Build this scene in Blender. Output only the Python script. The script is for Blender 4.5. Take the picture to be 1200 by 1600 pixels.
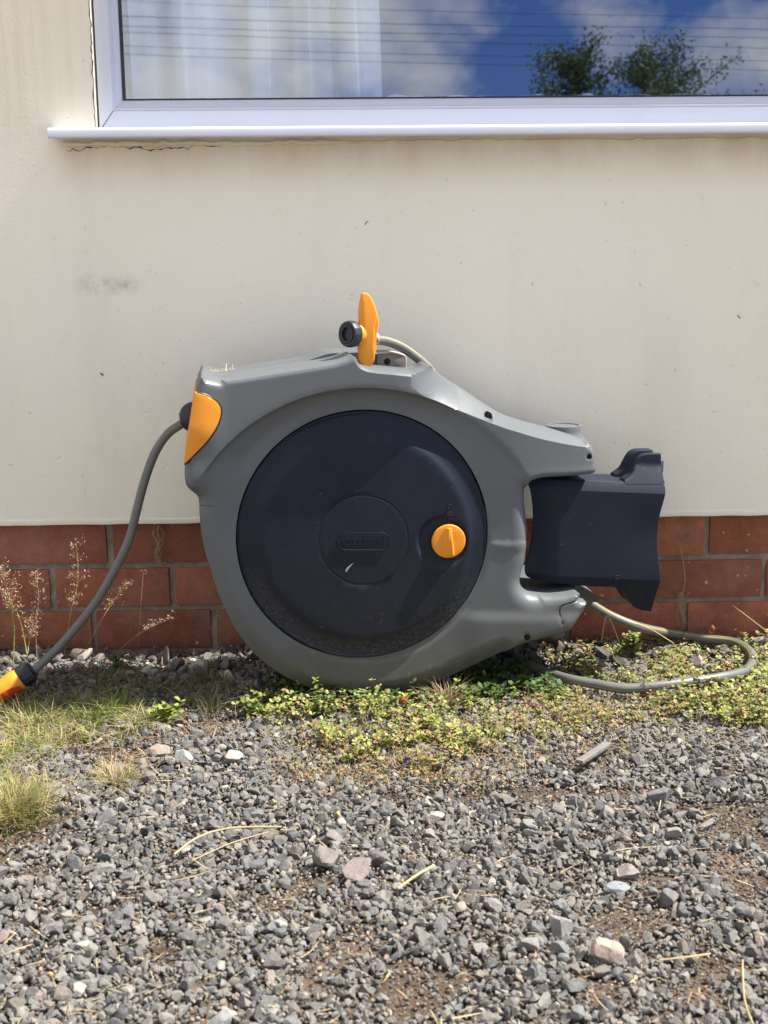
import bpy, bmesh, math, random
import numpy as np
from mathutils import Vector, Matrix
from mathutils.geometry import delaunay_2d_cdt
random.seed(7); np.random.seed(7)
R = math.radians
for o in list(bpy.data.objects): bpy.data.objects.remove(o)
scene = bpy.context.scene
COL = scene.collection

# ------------------------------------------------------------------ camera
FPX = 2000.0
CAM = Vector((0.0, -2.38, 0.741))
PITCH, YAW, ROLL = R(11.3), R(1.2), R(0.55)
cam_m = (Matrix.Rotation(-YAW, 3, 'Z') @ Matrix.Rotation(R(90) - PITCH, 3, 'X') @ Matrix.Rotation(-ROLL, 3, 'Z'))
cd = bpy.data.cameras.new('camera'); cam = bpy.data.objects.new('camera', cd); COL.objects.link(cam)
cam.matrix_world = Matrix.Translation(CAM) @ cam_m.to_4x4()
cd.sensor_fit = 'HORIZONTAL'; cd.sensor_width = 36; cd.lens = FPX / 1200 * 36
cd.clip_start = 0.05; cd.clip_end = 500
cd.dof.use_dof = True; cd.dof.focus_distance = 2.15; cd.dof.aperture_fstop = 13
scene.camera = cam
scene.render.resolution_x = 768; scene.render.resolution_y = 1024

# ------------------------------------------------------------------ light
SUN_EL, SUN_D = R(57), R(0.7)
sun_dir = Vector((math.cos(SUN_EL) * math.cos(SUN_D), -math.cos(SUN_EL) * math.sin(SUN_D), math.sin(SUN_EL)))
w = bpy.data.worlds.new('World'); scene.world = w; w.use_nodes = True
nt = w.node_tree; bg = nt.nodes['Background']
sky = nt.nodes.new('ShaderNodeTexSky'); sky.sky_type = 'NISHITA'; sky.sun_disc = False
sky.sun_elevation = SUN_EL; sky.sun_rotation = R(90) + SUN_D
sky.air_density = 1.0; sky.dust_density = 0.6; sky.ozone_density = 2.0
tc = nt.nodes.new('ShaderNodeTexCoord')
mp = nt.nodes.new('ShaderNodeMapping'); mp.inputs['Scale'].default_value = (1, 1, 1.5); mp.inputs['Location'].default_value = (0.44, 0.1, 0.0)
nz = nt.nodes.new('ShaderNodeTexNoise'); nz.inputs['Scale'].default_value = 4.2; nz.inputs['Detail'].default_value = 7; nz.inputs['Roughness'].default_value = 0.55
cr = nt.nodes.new('ShaderNodeValToRGB'); cr.color_ramp.elements[0].position = 0.44; cr.color_ramp.elements[1].position = 0.60
nt.links.new(tc.outputs['Generated'], mp.inputs['Vector']); nt.links.new(mp.outputs[0], nz.inputs['Vector']); nt.links.new(nz.outputs['Fac'], cr.inputs['Fac'])
tint = nt.nodes.new('ShaderNodeMix'); tint.data_type = 'RGBA'; tint.blend_type = 'MULTIPLY'; tint.inputs[0].default_value = 1.0
tint.inputs[7].default_value = (0.44, 0.60, 1.12, 1)
nt.links.new(sky.outputs[0], tint.inputs[6])
mx = nt.nodes.new('ShaderNodeMix'); mx.data_type = 'RGBA'
nt.links.new(cr.outputs['Color'], mx.inputs[0]); nt.links.new(tint.outputs[2], mx.inputs[6]); mx.inputs[7].default_value = (13.2, 12.4, 10.9, 1)
nt.links.new(mx.outputs[2], bg.inputs['Color']); bg.inputs['Strength'].default_value = 0.054
sd = bpy.data.lights.new('sun', 'SUN'); sd.energy = 5.0; sd.angle = R(0.53); sd.color = (1.0, 0.955, 0.89)
so = bpy.data.objects.new('sun', sd); COL.objects.link(so); so.location = (4, 0, 6)
so.rotation_euler = sun_dir.to_track_quat('Z', 'Y').to_euler()
scene.view_settings.view_transform = 'Standard'; scene.view_settings.look = 'None'
scene.view_settings.exposure = 1.36; scene.view_settings.gamma = 1.0

# ------------------------------------------------------------------ pixel helpers (photo pixel -> point on a real plane)
CM = np.array(cam_m); CW = np.array(cam_m); CV = np.array(CAM)
REEL_YAW = R(6.5); REEL_PIV = np.array((0.0, -.30, 0.0))
RZ = np.array(Matrix.Rotation(REEL_YAW, 3, 'Z'))
def use_frame(local):
    """measure in the reel's own frame (it stands turned a little away from the wall) or in world axes"""
    global CM, CV
    if local: CM = RZ.T @ CW; CV = RZ.T @ (np.array(CAM) - REEL_PIV) + REEL_PIV
    else: CM = CW; CV = np.array(CAM)
def settle(o):
    """put a thing measured in the reel's frame into the world"""
    o.location = Vector(RZ @ (np.array(o.location) - REEL_PIV) + REEL_PIV); o.rotation_euler = (0, 0, REEL_YAW)
def ray(u, v):
    return CM @ np.array([(u - 600) / FPX, -(v - 800) / FPX, -1.0])
def on_y(u, v, y):
    d = ray(u, v); t = (y - CV[1]) / d[1]
    return np.array([CV[0] + d[0] * t, y, CV[2] + d[2] * t])
def on_z(u, v, z=0.0):
    d = ray(u, v); t = (z - CV[2]) / d[2]
    return np.array([CV[0] + d[0] * t, CV[1] + d[1] * t, z])
def to_px(p):
    q = CM.T @ (np.asarray(p, float) - CV)
    return 600 + FPX * q[0] / -q[2], 800 - FPX * q[1] / -q[2]
def to_px_arr(P):
    q = (P - CV) @ CM
    return 600 + FPX * q[:, 0] / -q[:, 2], 800 - FPX * q[:, 1] / -q[:, 2]

def gh(x, y):
    return 0.004 * np.sin(x * 7.1 + 1.3) * np.cos(y * 6.3 + .4) + 0.0025 * np.sin(x * 19 + y * 13) + 0.0018 * np.cos(x * 31 - y * 27) - 0.004

# ------------------------------------------------------------------ object helpers
def tag(o, label=None, cat=None, group=None, kind=None):
    if label: o['label'] = label
    if cat: o['category'] = cat
    if group: o['group'] = group
    if kind: o['kind'] = kind
    return o
def empty(name, loc, label, cat, group=None):
    o = bpy.data.objects.new(name, None); COL.objects.link(o); o.location = loc; o.empty_display_size = .05
    return tag(o, label, cat, group)
def root_loc(o):
    while o.parent: o = o.parent
    return np.array(o.location)
def mesh_obj(name, V, F, mats, parent=None, smooth=None, mi=None, colattr=None, loc=None):
    V = np.asarray(V, float)
    me = bpy.data.meshes.new(name)
    if parent is not None: V = V - root_loc(parent)
    elif loc is not None: V = V - np.asarray(loc)
    me.from_pydata(V.tolist(), [], [tuple(int(i) for i in f) for f in F])
    if not isinstance(mats, (list, tuple)): mats = [mats]
    for m in mats: me.materials.append(m)
    if mi is not None: me.polygons.foreach_set('material_index', mi)
    if smooth is not None:
        me.polygons.foreach_set('use_smooth', [True] * len(me.polygons))
        if smooth < 180: me.set_sharp_from_angle(angle=R(smooth))
    if colattr is not None:
        a = me.color_attributes.new('tone', 'FLOAT_COLOR', 'POINT')
        c = np.ones((len(V), 4), np.float32); c[:, :3] = colattr
        a.data.foreach_set('color', c.ravel())
    me.update()
    o = bpy.data.objects.new(name, me); COL.objects.link(o)
    if parent is not None: o.parent = parent
    elif loc is not None: o.location = loc
    return o
def mesh_fast(name, V, T, mat, col=None, smooth=False):
    me = bpy.data.meshes.new(name); V = np.asarray(V, np.float32); T = np.asarray(T, np.int32); k = T.shape[1]
    me.vertices.add(len(V)); me.vertices.foreach_set('co', V.ravel())
    me.loops.add(T.size); me.loops.foreach_set('vertex_index', T.ravel())
    me.polygons.add(len(T)); me.polygons.foreach_set('loop_start', np.arange(0, T.size, k, dtype=np.int32))
    try: me.polygons.foreach_set('loop_total', np.full(len(T), k, np.int32))
    except Exception: pass
    me.materials.append(mat)
    me.update(calc_edges=True)
    me.polygons.foreach_set('use_smooth', np.full(len(T), smooth))
    if col is not None:
        a = me.color_attributes.new('tone', 'FLOAT_COLOR', 'POINT')
        c = np.ones((len(V), 4), np.float32); c[:, :3] = col; a.data.foreach_set('color', c.ravel())
    o = bpy.data.objects.new(name, me); COL.objects.link(o)
    return o
class MB:
    def __init__(s): s.V = []; s.F = []; s.M = []
    def add(s, V, F, m=0):
        b = len(s.V); s.V += [tuple(v) for v in V]; s.F += [tuple(b + i for i in f) for f in F]; s.M += [m] * len(F)
    def box(s, a, b, m=0, bev=0.0):
        (x0, y0, z0), (x1, y1, z1) = a, b
        if bev <= 0:
            V = [(x, y, z) for z in (z0, z1) for y in (y0, y1) for x in (x0, x1)]
            F = [(0, 2, 3, 1), (4, 5, 7, 6), (0, 1, 5, 4), (2, 6, 7, 3), (0, 4, 6, 2), (1, 3, 7, 5)]
            s.add(V, F, m); return
        bm = bmesh.new(); bmesh.ops.create_cube(bm, size=1)
        for v in bm.verts: v.co = Vector(((x0 + x1) / 2 + v.co.x * (x1 - x0), (y0 + y1) / 2 + v.co.y * (y1 - y0), (z0 + z1) / 2 + v.co.z * (z1 - z0)))
        bmesh.ops.bevel(bm, geom=bm.edges[:], offset=bev, segments=2, affect='EDGES', profile=.6)
        bm.verts.ensure_lookup_table(); idx = {v: i for i, v in enumerate(bm.verts)}
        s.add([v.co[:] for v in bm.verts], [[idx[v] for v in f.verts] for f in bm.faces], m); bm.free()
    def obj(s, name, mats, parent=None, smooth=None, loc=None):
        return mesh_obj(name, s.V, s.F, mats, parent, smooth, s.M, loc=loc)

def catmull(P, n=8, closed=False):
    P = [np.asarray(p, float) for p in P]; out = []; N = len(P)
    rng = range(N) if closed else range(N - 1)
    for i in rng:
        g = (lambda k: P[k % N]) if closed else (lambda k: P[min(max(k, 0), N - 1)])
        p0, p1, p2, p3 = g(i - 1), g(i), g(i + 1), g(i + 2)
        for k in range(n):
            t = k / n
            out.append(.5 * ((2 * p1) + (-p0 + p2) * t + (2 * p0 - 5 * p1 + 4 * p2 - p3) * t * t + (-p0 + 3 * p1 - 3 * p2 + p3) * t ** 3))
    if not closed: out.append(P[-1])
    return np.array(out)
def resample(P, step, closed=True):
    P = np.asarray(P, float)
    Q = np.vstack([P, P[:1]]) if closed else P
    s = np.r_[0, np.cumsum(np.linalg.norm(np.diff(Q, axis=0), axis=1))]
    n = max(3, int(round(s[-1] / step)))
    t = np.linspace(0, s[-1], n + 1)
    out = np.stack([np.interp(t, s, Q[:, k]) for k in range(Q.shape[1])], 1)
    return out[:-1] if closed else out
def tube(mb, P, rad, seg=16, m=0, stripes=None, caps=True):
    """tube along P; rad a number or array; stripes = set of segment indexes given material 1"""
    P = np.asarray(P, float); n = len(P); rad = np.broadcast_to(rad, (n,))
    T = np.gradient(P, axis=0); T /= np.linalg.norm(T, axis=1)[:, None] + 1e-12
    up = np.array([0, 0, 1.]) if abs(T[0][2]) < .9 else np.array([0, 1., 0])
    N = up - T[0] * up.dot(T[0]); N /= np.linalg.norm(N)
    V = []
    for i in range(n):
        N = N - T[i] * N.dot(T[i]); N /= np.linalg.norm(N); B = np.cross(T[i], N)
        for k in range(seg):
            a = 2 * math.pi * k / seg
            V.append(P[i] + rad[i] * (math.cos(a) * N + math.sin(a) * B))
    b = len(mb.V); mb.V += [tuple(v) for v in V]
    for i in range(n - 1):
        for k in range(seg):
            k2 = (k + 1) % seg
            mb.F.append((b + i * seg + k, b + i * seg + k2, b + (i + 1) * seg + k2, b + (i + 1) * seg + k))
            mb.M.append(1 if stripes and k in stripes else m)
    if caps:
        mb.F.append(tuple(b + k for k in reversed(range(seg)))); mb.M.append(m)
        mb.F.append(tuple(b + (n - 1) * seg + k for k in range(seg))); mb.M.append(m)
def lathe(mb, c, axis, prof, seg=48, m=0, mod=None):
    """prof: (radius, distance along axis)"""
    A = np.asarray(axis, float); A /= np.linalg.norm(A)
    up = np.array([0, 0, 1.]) if abs(A[2]) < .9 else np.array([1., 0, 0])
    X = np.cross(up, A); X /= np.linalg.norm(X); Y = np.cross(A, X); b = len(mb.V)
    for j, (r, h) in enumerate(prof):
        for k in range(seg):
            a = 2 * math.pi * k / seg; rr = r * (mod(j, a) if mod else 1)
            mb.V.append(tuple(np.asarray(c) + A * h + rr * (math.cos(a) * X + math.sin(a) * Y)))
    for j in range(len(prof) - 1):
        for k in range(seg):
            k2 = (k + 1) % seg
            mb.F.append((b + j * seg + k, b + j * seg + k2, b + (j + 1) * seg + k2, b + (j + 1) * seg + k)); mb.M.append(m)
    mb.F.append(tuple(b + k for k in reversed(range(seg)))); mb.M.append(m)
    mb.F.append(tuple(b + (len(prof) - 1) * seg + k for k in range(seg))); mb.M.append(m)

def inside(P, poly):
    x, y = P[:, 0], P[:, 1]; r = np.zeros(len(P), bool); n = len(poly)
    for i in range(n):
        x0, y0 = poly[i]; x1, y1 = poly[(i + 1) % n]
        if y0 == y1: continue
        c = ((y0 > y) != (y1 > y)) & (x < (x1 - x0) * (y - y0) / (y1 - y0) + x0); r ^= c
    return r
def dist_poly(P, poly, closed=True):
    """distance to polyline and index of nearest segment"""
    A = np.asarray(poly, float); B = np.roll(A, -1, axis=0)
    if not closed: A, B = A[:-1], B[:-1]
    best = np.full(len(P), 1e9); idx = np.zeros(len(P), int)
    for i in range(len(A)):
        d = B[i] - A[i]; L = d @ d + 1e-12
        t = np.clip(((P - A[i]) @ d) / L, 0, 1); q = P - (A[i] + t[:, None] * d)
        s = np.hypot(q[:, 0], q[:, 1]); m = s < best; best[m] = s[m]; idx[m] = i
    return best, idx
def relief(outline, holes, hfun, ymap, yback, spacing=5., rings=(1, 2.5, 4.5, 7, 10, 14, 19, 25), feats=(), fine=2.2, back=True):
    """front surface over a 2-D outline given in photo pixels at the plane y=ymap; hfun(P)->height towards the viewer"""
    outl = resample(outline, fine); hol = [resample(h, fine) for h in holes]
    allb = [outl] + hol; acc = []; cell = {}
    def near(p, r):
        cx, cy = int(p[0] // 3), int(p[1] // 3); k = int(r // 3) + 1
        for i in range(cx - k, cx + k + 1):
            for j in range(cy - k, cy + k + 1):
                for q in cell.get((i, j), ()):
                    if (q[0] - p[0]) ** 2 + (q[1] - p[1]) ** 2 < r * r: return True
        return False
    def put(p): acc.append(p); cell.setdefault((int(p[0] // 3), int(p[1] // 3)), []).append(p)
    edges = []
    for b in allb:
        s = len(acc)
        for p in b: put(p)
        n = len(b); edges += [(s + i, s + (i + 1) % n) for i in range(n)]
    cand = []
    for fcurve in feats: cand.append((resample(fcurve, fine, closed=False), fine * .55))
    for d in rings:
        for b in allb:
            t = np.roll(b, -1, 0) - np.roll(b, 1, 0); t /= np.linalg.norm(t, axis=1)[:, None] + 1e-9
            nrm = np.stack([-t[:, 1], t[:, 0]], 1)
            for sgn in (1, -1):
                cand.append((b + sgn * d * nrm, max(.7, min(fine * .7 if d > 2 else .7, d * .6)) if d < 12 else fine))
    x0, y0 = outl.min(0); x1, y1 = outl.max(0); g = []
    yy = y0; row = 0
    while yy < y1:
        xx = x0 + (row % 2) * spacing / 2
        while xx < x1: g.append((xx, yy)); xx += spacing
        yy += spacing * .87; row += 1
    cand.append((np.array(g), spacing * .6))
    for C, r in cand:
        ok = inside(C, outl)
        for h in hol: ok &= ~inside(C, h)
        C = C[ok]
        if not len(C): continue
        dd = np.min([dist_poly(C, b)[0] for b in allb], 0)
        for p, q in zip(C, dd):
            if q > .6 and not near(p, min(r, max(.6, q * .75)) if q < r else r): put(p)
    res = delaunay_2d_cdt([Vector((float(p[0]), float(p[1]))) for p in acc], edges, [], 0, 1e-6)
    P = np.array([(v.x, v.y) for v in res[0]]); T = np.array([list(f) for f in res[2]])
    c = P[T].mean(1); ok = inside(c, outl)
    for h in hol: ok &= ~inside(c, h)
    T = T[ok]; H = hfun(P)
    # orientation: pixel y runs down
    a = P[T[:, 1]] - P[T[:, 0]]; b = P[T[:, 2]] - P[T[:, 0]]; cr_ = a[:, 0] * b[:, 1] - a[:, 1] * b[:, 0]
    T[cr_ > 0] = T[cr_ > 0][:, ::-1]
    W = np.array([on_y(p[0], p[1], ymap) for p in P]); Wf = W.copy(); Wf[:, 1] -= H
    V = Wf.tolist(); F = T.tolist(); cnt = {}
    for t in F:
        for i in range(3):
            e = (t[i], t[(i + 1) % 3]); cnt[e] = cnt.get(e, 0) + 1
    bmap = {}
    def bk(i):
        if i not in bmap: bmap[i] = len(V); V.append([W[i][0], yback, W[i][2]])
        return bmap[i]
    for (i, j) in list(cnt):
        if (j, i) not in cnt: F.append((j, i, bk(i), bk(j)))
    if back:
        m = {}
        for t in T:
            q = []
            for i in t:
                if i in bmap: q.append(bmap[i])
                else:
                    if i not in m: m[i] = len(V); V.append([W[i][0], yback, W[i][2]])
                    q.append(m[i])
            F.append(tuple(reversed(q)))
    return np.array(V), F
def sstep(t): t = np.clip(t, 0, 1); return t * t * (3 - 2 * t)
def rnd(d, w, dep):
    t = np.clip(d / w, 0, 1); return dep * (1 - np.sqrt(np.clip(1 - (1 - t) ** 2, 0, 1)))
def cham(d, w, dep, lip=2.5, lipdep=.003):
    return dep * (1 - sstep(np.clip(d / w, 0, 1) ** 1.0) * .35 - .65 * np.clip(d / w, 0, 1)) + rnd(d, lip, lipdep)

# ------------------------------------------------------------------ materials
def mat(name, base=(.5, .5, .5), rough=.5, metal=0., spec=.5):
    m = bpy.data.materials.new(name); m.use_nodes = True; b = m.node_tree.nodes['Principled BSDF']
    b.inputs['Base Color'].default_value = (*base, 1); b.inputs['Roughness'].default_value = rough
    b.inputs['Metallic'].default_value = metal; b.inputs['Specular IOR Level'].default_value = spec
    return m
class NT:
    def __init__(s, m): s.t = m.node_tree; s.b = s.t.nodes['Principled BSDF']; s.tc = s.t.nodes.new('ShaderNodeTexCoord')
    def link(s, a, b): s.t.links.new(a, b)
    def noise(s, scale, detail=4, rough=.55, vec=None, mapsc=None, loc=None):
        n = s.t.nodes.new('ShaderNodeTexNoise'); n.inputs['Scale'].default_value = scale; n.inputs['Detail'].default_value = detail; n.inputs['Roughness'].default_value = rough
        v = vec or s.tc.outputs['Object']
        if mapsc or loc:
            mp = s.t.nodes.new('ShaderNodeMapping')
            if mapsc: mp.inputs['Scale'].default_value = mapsc
            if loc: mp.inputs['Location'].default_value = loc
            s.link(v, mp.inputs['Vector']); v = mp.outputs[0]
        s.link(v, n.inputs['Vector']); return n.outputs['Fac']
    def voronoi(s, scale, feature='F1', vec=None):
        n = s.t.nodes.new('ShaderNodeTexVoronoi'); n.inputs['Scale'].default_value = scale; n.feature = feature
        s.link(vec or s.tc.outputs['Object'], n.inputs['Vector']); return n
    def ramp(s, fac, stops):
        n = s.t.nodes.new('ShaderNodeValToRGB'); e = n.color_ramp.elements
        while len(e) < len(stops): e.new(.5)
        for i, (p, c) in enumerate(stops):
            e[i].position = p; e[i].color = (*c, 1) if isinstance(c, tuple) else (c, c, c, 1)
        s.link(fac, n.inputs['Fac']); return n.outputs['Color']
    def mix(s, fac, a, b, mode='MIX'):
        n = s.t.nodes.new('ShaderNodeMix'); n.data_type = 'RGBA'; n.blend_type = mode
        for i, x in ((0, fac), (6, a), (7, b)):
            if hasattr(x, 'links') or hasattr(x, 'is_linked'): s.link(x, n.inputs[i])
            else: n.inputs[i].default_value = x if i == 0 else (*x, 1)
        return n.outputs[2]
    def math(s, op, a, b=0., c=None, clamp=False):
        n = s.t.nodes.new('ShaderNodeMath'); n.operation = op; n.use_clamp = clamp
        for i, x in enumerate((a, b) if c is None else (a, b, c)):
            if hasattr(x, 'is_linked'): s.link(x, n.inputs[i])
            else: n.inputs[i].default_value = x
        return n.outputs[0]
    def xyz(s, geo=False):
        n = s.t.nodes.new('ShaderNodeSeparateXYZ')
        if geo:
            g = s.t.nodes.new('ShaderNodeNewGeometry'); s.link(g.outputs['Position'], n.inputs[0])
        else: s.link(s.tc.outputs['Object'], n.inputs[0])
        return n.outputs
    def rng(s, v, a, b, c=0., d=1.):
        n = s.t.nodes.new('ShaderNodeMapRange'); n.interpolation_type = 'SMOOTHSTEP'
        n.inputs[1].default_value = a; n.inputs[2].default_value = b; n.inputs[3].default_value = c; n.inputs[4].default_value = d
        s.link(v, n.inputs[0]); return n.outputs[0]
    def bump(s, h, strength=.3, dist=.002, prev=None):
        n = s.t.nodes.new('ShaderNodeBump'); n.inputs['Strength'].default_value = strength; n.inputs['Distance'].default_value = dist
        s.link(h, n.inputs['Height'])
        if prev is not None: s.link(prev, n.inputs['Normal'])
        s.link(n.outputs[0], s.b.inputs['Normal']); return n.outputs[0]
    def attr(s, name='tone'):
        n = s.t.nodes.new('ShaderNodeVertexColor'); n.layer_name = name; return n.outputs['Color']
    def col(s, c): s.link(c, s.b.inputs['Base Color'])
    def rough(s, c): s.link(c, s.b.inputs['Roughness'])

# rendered wall
def m_render():
    m = mat('cream_render', rough=.92, spec=.2); n = NT(m); P = n.xyz()
    c = n.ramp(n.noise(1.4, 5, .6), [(.3, (.81, .78, .635)), (.7, (.86, .83, .70))])
    c = n.mix(n.rng(P[2], .70, 1.35), c, (.83, .765, .61))                        # yellower towards the top of the wall
    st = n.ramp(n.noise(2.2, 8, .68, mapsc=(2.6, 1, .55)), [(.52, 0.), (.80, .22)])
    c = n.mix(st, c, (.50, .47, .41))
    sp = n.ramp(n.noise(75, 2, .5), [(.70, 0.), (.78, .5)])
    c = n.mix(sp, c, (.36, .34, .30))
    # rain marks running down from the sill
    dr = n.math('MULTIPLY', n.ramp(n.noise(9, 5, .7, mapsc=(2.2, 1, .10)), [(.46, .1), (.78, .45)]), n.rng(P[2], .85, 1.10))
    c = n.mix(dr, c, (.46, .38, .26))
    zb_ = on_y(600, 212, -.05)[2]  # soft brown shade under the sill, painted into the wall colour
    sill_shade = n.math('MULTIPLY', n.math('MULTIPLY', n.rng(P[2], zb_ - .10, zb_ - .005), n.math('MULTIPLY', n.rng(P[2], zb_, zb_ + .01, 1., 0.), n.rng(P[0], on_y(76, 200, 0)[0] - .01, on_y(76, 200, 0)[0] + .05))), n.ramp(n.noise(6, 6, .7, mapsc=(1, 1, .4)), [(.30, .25), (.70, .75)]))
    c = n.mix(sill_shade, c, (.48, .37, .235))
    # scuff
    a = on_y(113, 445, 0); b = on_y(228, 445, 0); tz = on_y(170, 428, 0)[2]; bz = on_y(170, 462, 0)[2]
    mx_ = n.math('MULTIPLY', n.rng(P[0], a[0] - .01, a[0] + .03), n.rng(P[0], b[0] - .04, b[0] + .01, 1., 0.))
    mz = n.math('MULTIPLY', n.rng(P[2], bz - .008, bz + .018), n.rng(P[2], tz - .02, tz + .008, 1., 0.))
    s = n.math('MULTIPLY', n.math('MULTIPLY', mx_, mz), n.ramp(n.noise(38, 7, .75), [(.40, .0), (.68, .6)]))
    c = n.mix(s, c, (.30, .30, .29))
    n.col(c)
    h = n.math('ADD', n.math('MULTIPLY', n.noise(170, 4, .6), .55), n.math('MULTIPLY', n.noise(28, 3, .5), .7))
    h = n.math('ADD', h, n.math('MULTIPLY', n.ramp(n.noise(55, 2, .5), [(.66, 0.), (.74, 1.)]), -.5))
    n.bump(h, .55, .0028)
    return m
M = {}
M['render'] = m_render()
def m_brick():
    m = mat('red_brick', rough=.85, spec=.25); n = NT(m)
    c = n.mix(n.ramp(n.noise(26, 6, .65), [(.35, 0.), (.70, .75)]), n.attr(), (.17, .066, .042))
    c = n.mix(n.ramp(n.noise(9, 6, .7), [(.48, 0.), (.76, .6)]), c, (.30, .20, .14))
    c = n.mix(n.ramp(n.noise(60, 3, .5, loc=(3, 1, 2)), [(.69, 0.), (.74, .8)]), c, (.56, .52, .46))
    n.col(c); n.bump(n.noise(190, 5, .65), .8, .003, n.bump(n.noise(34, 6, .7), .8, .006)); return m
M['brick'] = m_brick()
def m_mortar():
    m = mat('old_mortar', rough=.95, spec=.1); n = NT(m)
    n.col(n.ramp(n.noise(30, 6, .7), [(.3, (.17, .135, .10)), (.7, (.36, .30, .23))])); n.bump(n.noise(120, 6, .7), .9, .004); return m
M['mortar'] = m_mortar()
def m_upvc():
    m = mat('white_upvc', (.74, .79, .90), .32, spec=.5); n = NT(m)
    c = n.mix(n.ramp(n.noise(5, 6, .65), [(.5, 0.), (.8, .28)]), (.53, .56, .625), (.40, .40, .40))
    n.col(c); n.bump(n.noise(60, 3, .5), .06, .001); return m
M['upvc'] = m_upvc()
M['seal'] = mat('black_gasket', (.02, .02, .025), .6)
M['crack'] = mat('dirty_crack', (.10, .075, .05), .95)
def m_glass():
    m = bpy.data.materials.new('window_glass'); m.use_nodes = True; t = m.node_tree
    for q in list(t.nodes): t.nodes.remove(q)
    o = t.nodes.new('ShaderNodeOutputMaterial'); mixn = t.nodes.new('ShaderNodeMixShader')
    tr = t.nodes.new('ShaderNodeBsdfTransparent'); tr.inputs[0].default_value = (.86, .9, .93, 1)
    g = t.nodes.new('ShaderNodeBsdfGlossy'); g.inputs['Roughness'].default_value = .004; g.inputs['Color'].default_value = (.80, .88, 1, 1)
    mixn.inputs[0].default_value = .29
    tc_ = t.nodes.new('ShaderNodeTexCoord'); nn = t.nodes.new('ShaderNodeTexNoise'); nn.inputs['Scale'].default_value = 2.2; nn.inputs['Detail'].default_value = 1
    bp = t.nodes.new('ShaderNodeBump'); bp.inputs['Strength'].default_value = .10; bp.inputs['Distance'].default_value = .004
    t.links.new(tc_.outputs['Object'], nn.inputs['Vector']); t.links.new(nn.outputs['Fac'], bp.inputs['Height']); t.links.new(bp.outputs[0], g.inputs['Normal'])
    t.links.new(tr.outputs[0], mixn.inputs[1]); t.links.new(g.outputs[0], mixn.inputs[2]); t.links.new(mixn.outputs[0], o.inputs[0]); return m
M['glass'] = m_glass()
def m_curtain():
    m = mat('white_curtain', (.9, .9, .9), .9, spec=.1); n = NT(m)
    P = n.xyz()
    leaf = n.ramp(n.voronoi(14, 'DISTANCE_TO_EDGE').outputs['Distance'], [(.02, .8), (.06, 0.)])
    n.col(n.mix(n.math('MULTIPLY', leaf, n.rng(P[0], -.72, -.55, 1., 0.)), (.50, .56, .68), (.36, .41, .52)))
    n.bump(n.noise(300, 2, .5), .1, .001); return m
M['curtain'] = m_curtain()
def m_lace():
    m = mat('lace', (.85, .86, .88), .9, spec=.1); n = NT(m)
    v = n.noise(70, 2, .4, mapsc=(.6, 1, 2.5)); a = n.ramp(v, [(.50, .12), (.58, .75)]); n.link(a, n.b.inputs['Alpha']); return m
M['lace'] = m_lace()
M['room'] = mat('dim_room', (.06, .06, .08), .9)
def plastic(name, c, rough, dirt=None, dz=(0, .12), scuff=.25, bscale=900):
    m = mat(name, c, rough, spec=.42); n = NT(m); P = n.xyz(True)
    col = n.mix(n.ramp(n.noise(7, 6, .65), [(.40, 0.), (.75, scuff)]), c, tuple(min(1, x * 1.45 + .015) for x in c))
    col = n.mix(n.ramp(n.noise(190, 2, .5), [(.745, 0.), (.775, .25)]), col, (.38, .37, .34))
    if dirt:
        f = n.math('MULTIPLY', n.rng(P[2], dz[0], dz[1], 1., 0.), n.ramp(n.noise(16, 6, .7), [(.22, .35), (.62, .95)]))
        col = n.mix(f, col, dirt)
    if dirt: col = n.mix(n.math('MULTIPLY', n.rng(P[2], .0, .22, 1., 0.), n.ramp(n.noise(85, 3, .6), [(.60, 0.), (.68, .55)])), col, (.15, .12, .085))
    n.col(col); n.rough(n.ramp(n.noise(12, 5, .6), [(.3, rough - .05), (.75, rough + .13)]))
    n.bump(n.noise(bscale, 2, .5), .10, .0006); return m
M['grey'] = plastic('grey_plastic', (.102, .113, .119), .38, (.070, .068, .045), (-.01, .24), .14)
M['greyd'] = plastic('grey_plastic_rear', (.092, .102, .108), .42, (.065, .06, .042), (-.01, .2), .14)
M['navy'] = plastic('navy_plastic', (.0068, .0110, .0225), .44, (.016, .017, .018), (.03, .40), .30); M['navy'].node_tree.nodes['Principled BSDF'].inputs['Specular IOR Level'].default_value = .22
M['navyb'] = plastic('navy_plastic_mount', (.0115, .0150, .027), .56, None, scuff=.3); M['navyb'].node_tree.nodes['Principled BSDF'].inputs['Specular IOR Level'].default_value = .20
M['orange'] = plastic('orange_plastic', (.72, .27, .018), .42, None, scuff=.06)
M['red'] = plastic('red_plastic', (.42, .045, .018), .4, None)
M['blk'] = plastic('black_plastic', (.014, .017, .023), .42, None)
M['dark'] = mat('dark_hollow', (.004, .004, .005), .9)
M['sheen'] = plastic('light_grey_plastic', (.40, .40, .39), .4, (.2, .17, .12), (.3, 1.0), .2)
M['steel'] = plastic('dusty_housing', (.14, .13, .125), .5, (.2, .17, .15), (.3, 1.0), .4)
def m_hose():
    m = mat('grey_hose', (.135, .135, .12), .42); n = NT(m)
    n.col(n.mix(n.ramp(n.noise(30, 5, .6), [(.45, 0.), (.8, .4)]), (.115, .118, .108), (.19, .185, .155)))
    n.bump(n.voronoi(420).outputs['Distance'], .15, .0006); return m
M['hose'] = m_hose()
M['stripe'] = mat('yellow_stripe', (.27, .225, .06), .5)
M['scratch'] = mat('scraped_plastic', (.30, .30, .31), .7)
M['dmark'] = mat('dark_mark', (.006, .007, .010), .35)
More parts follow.
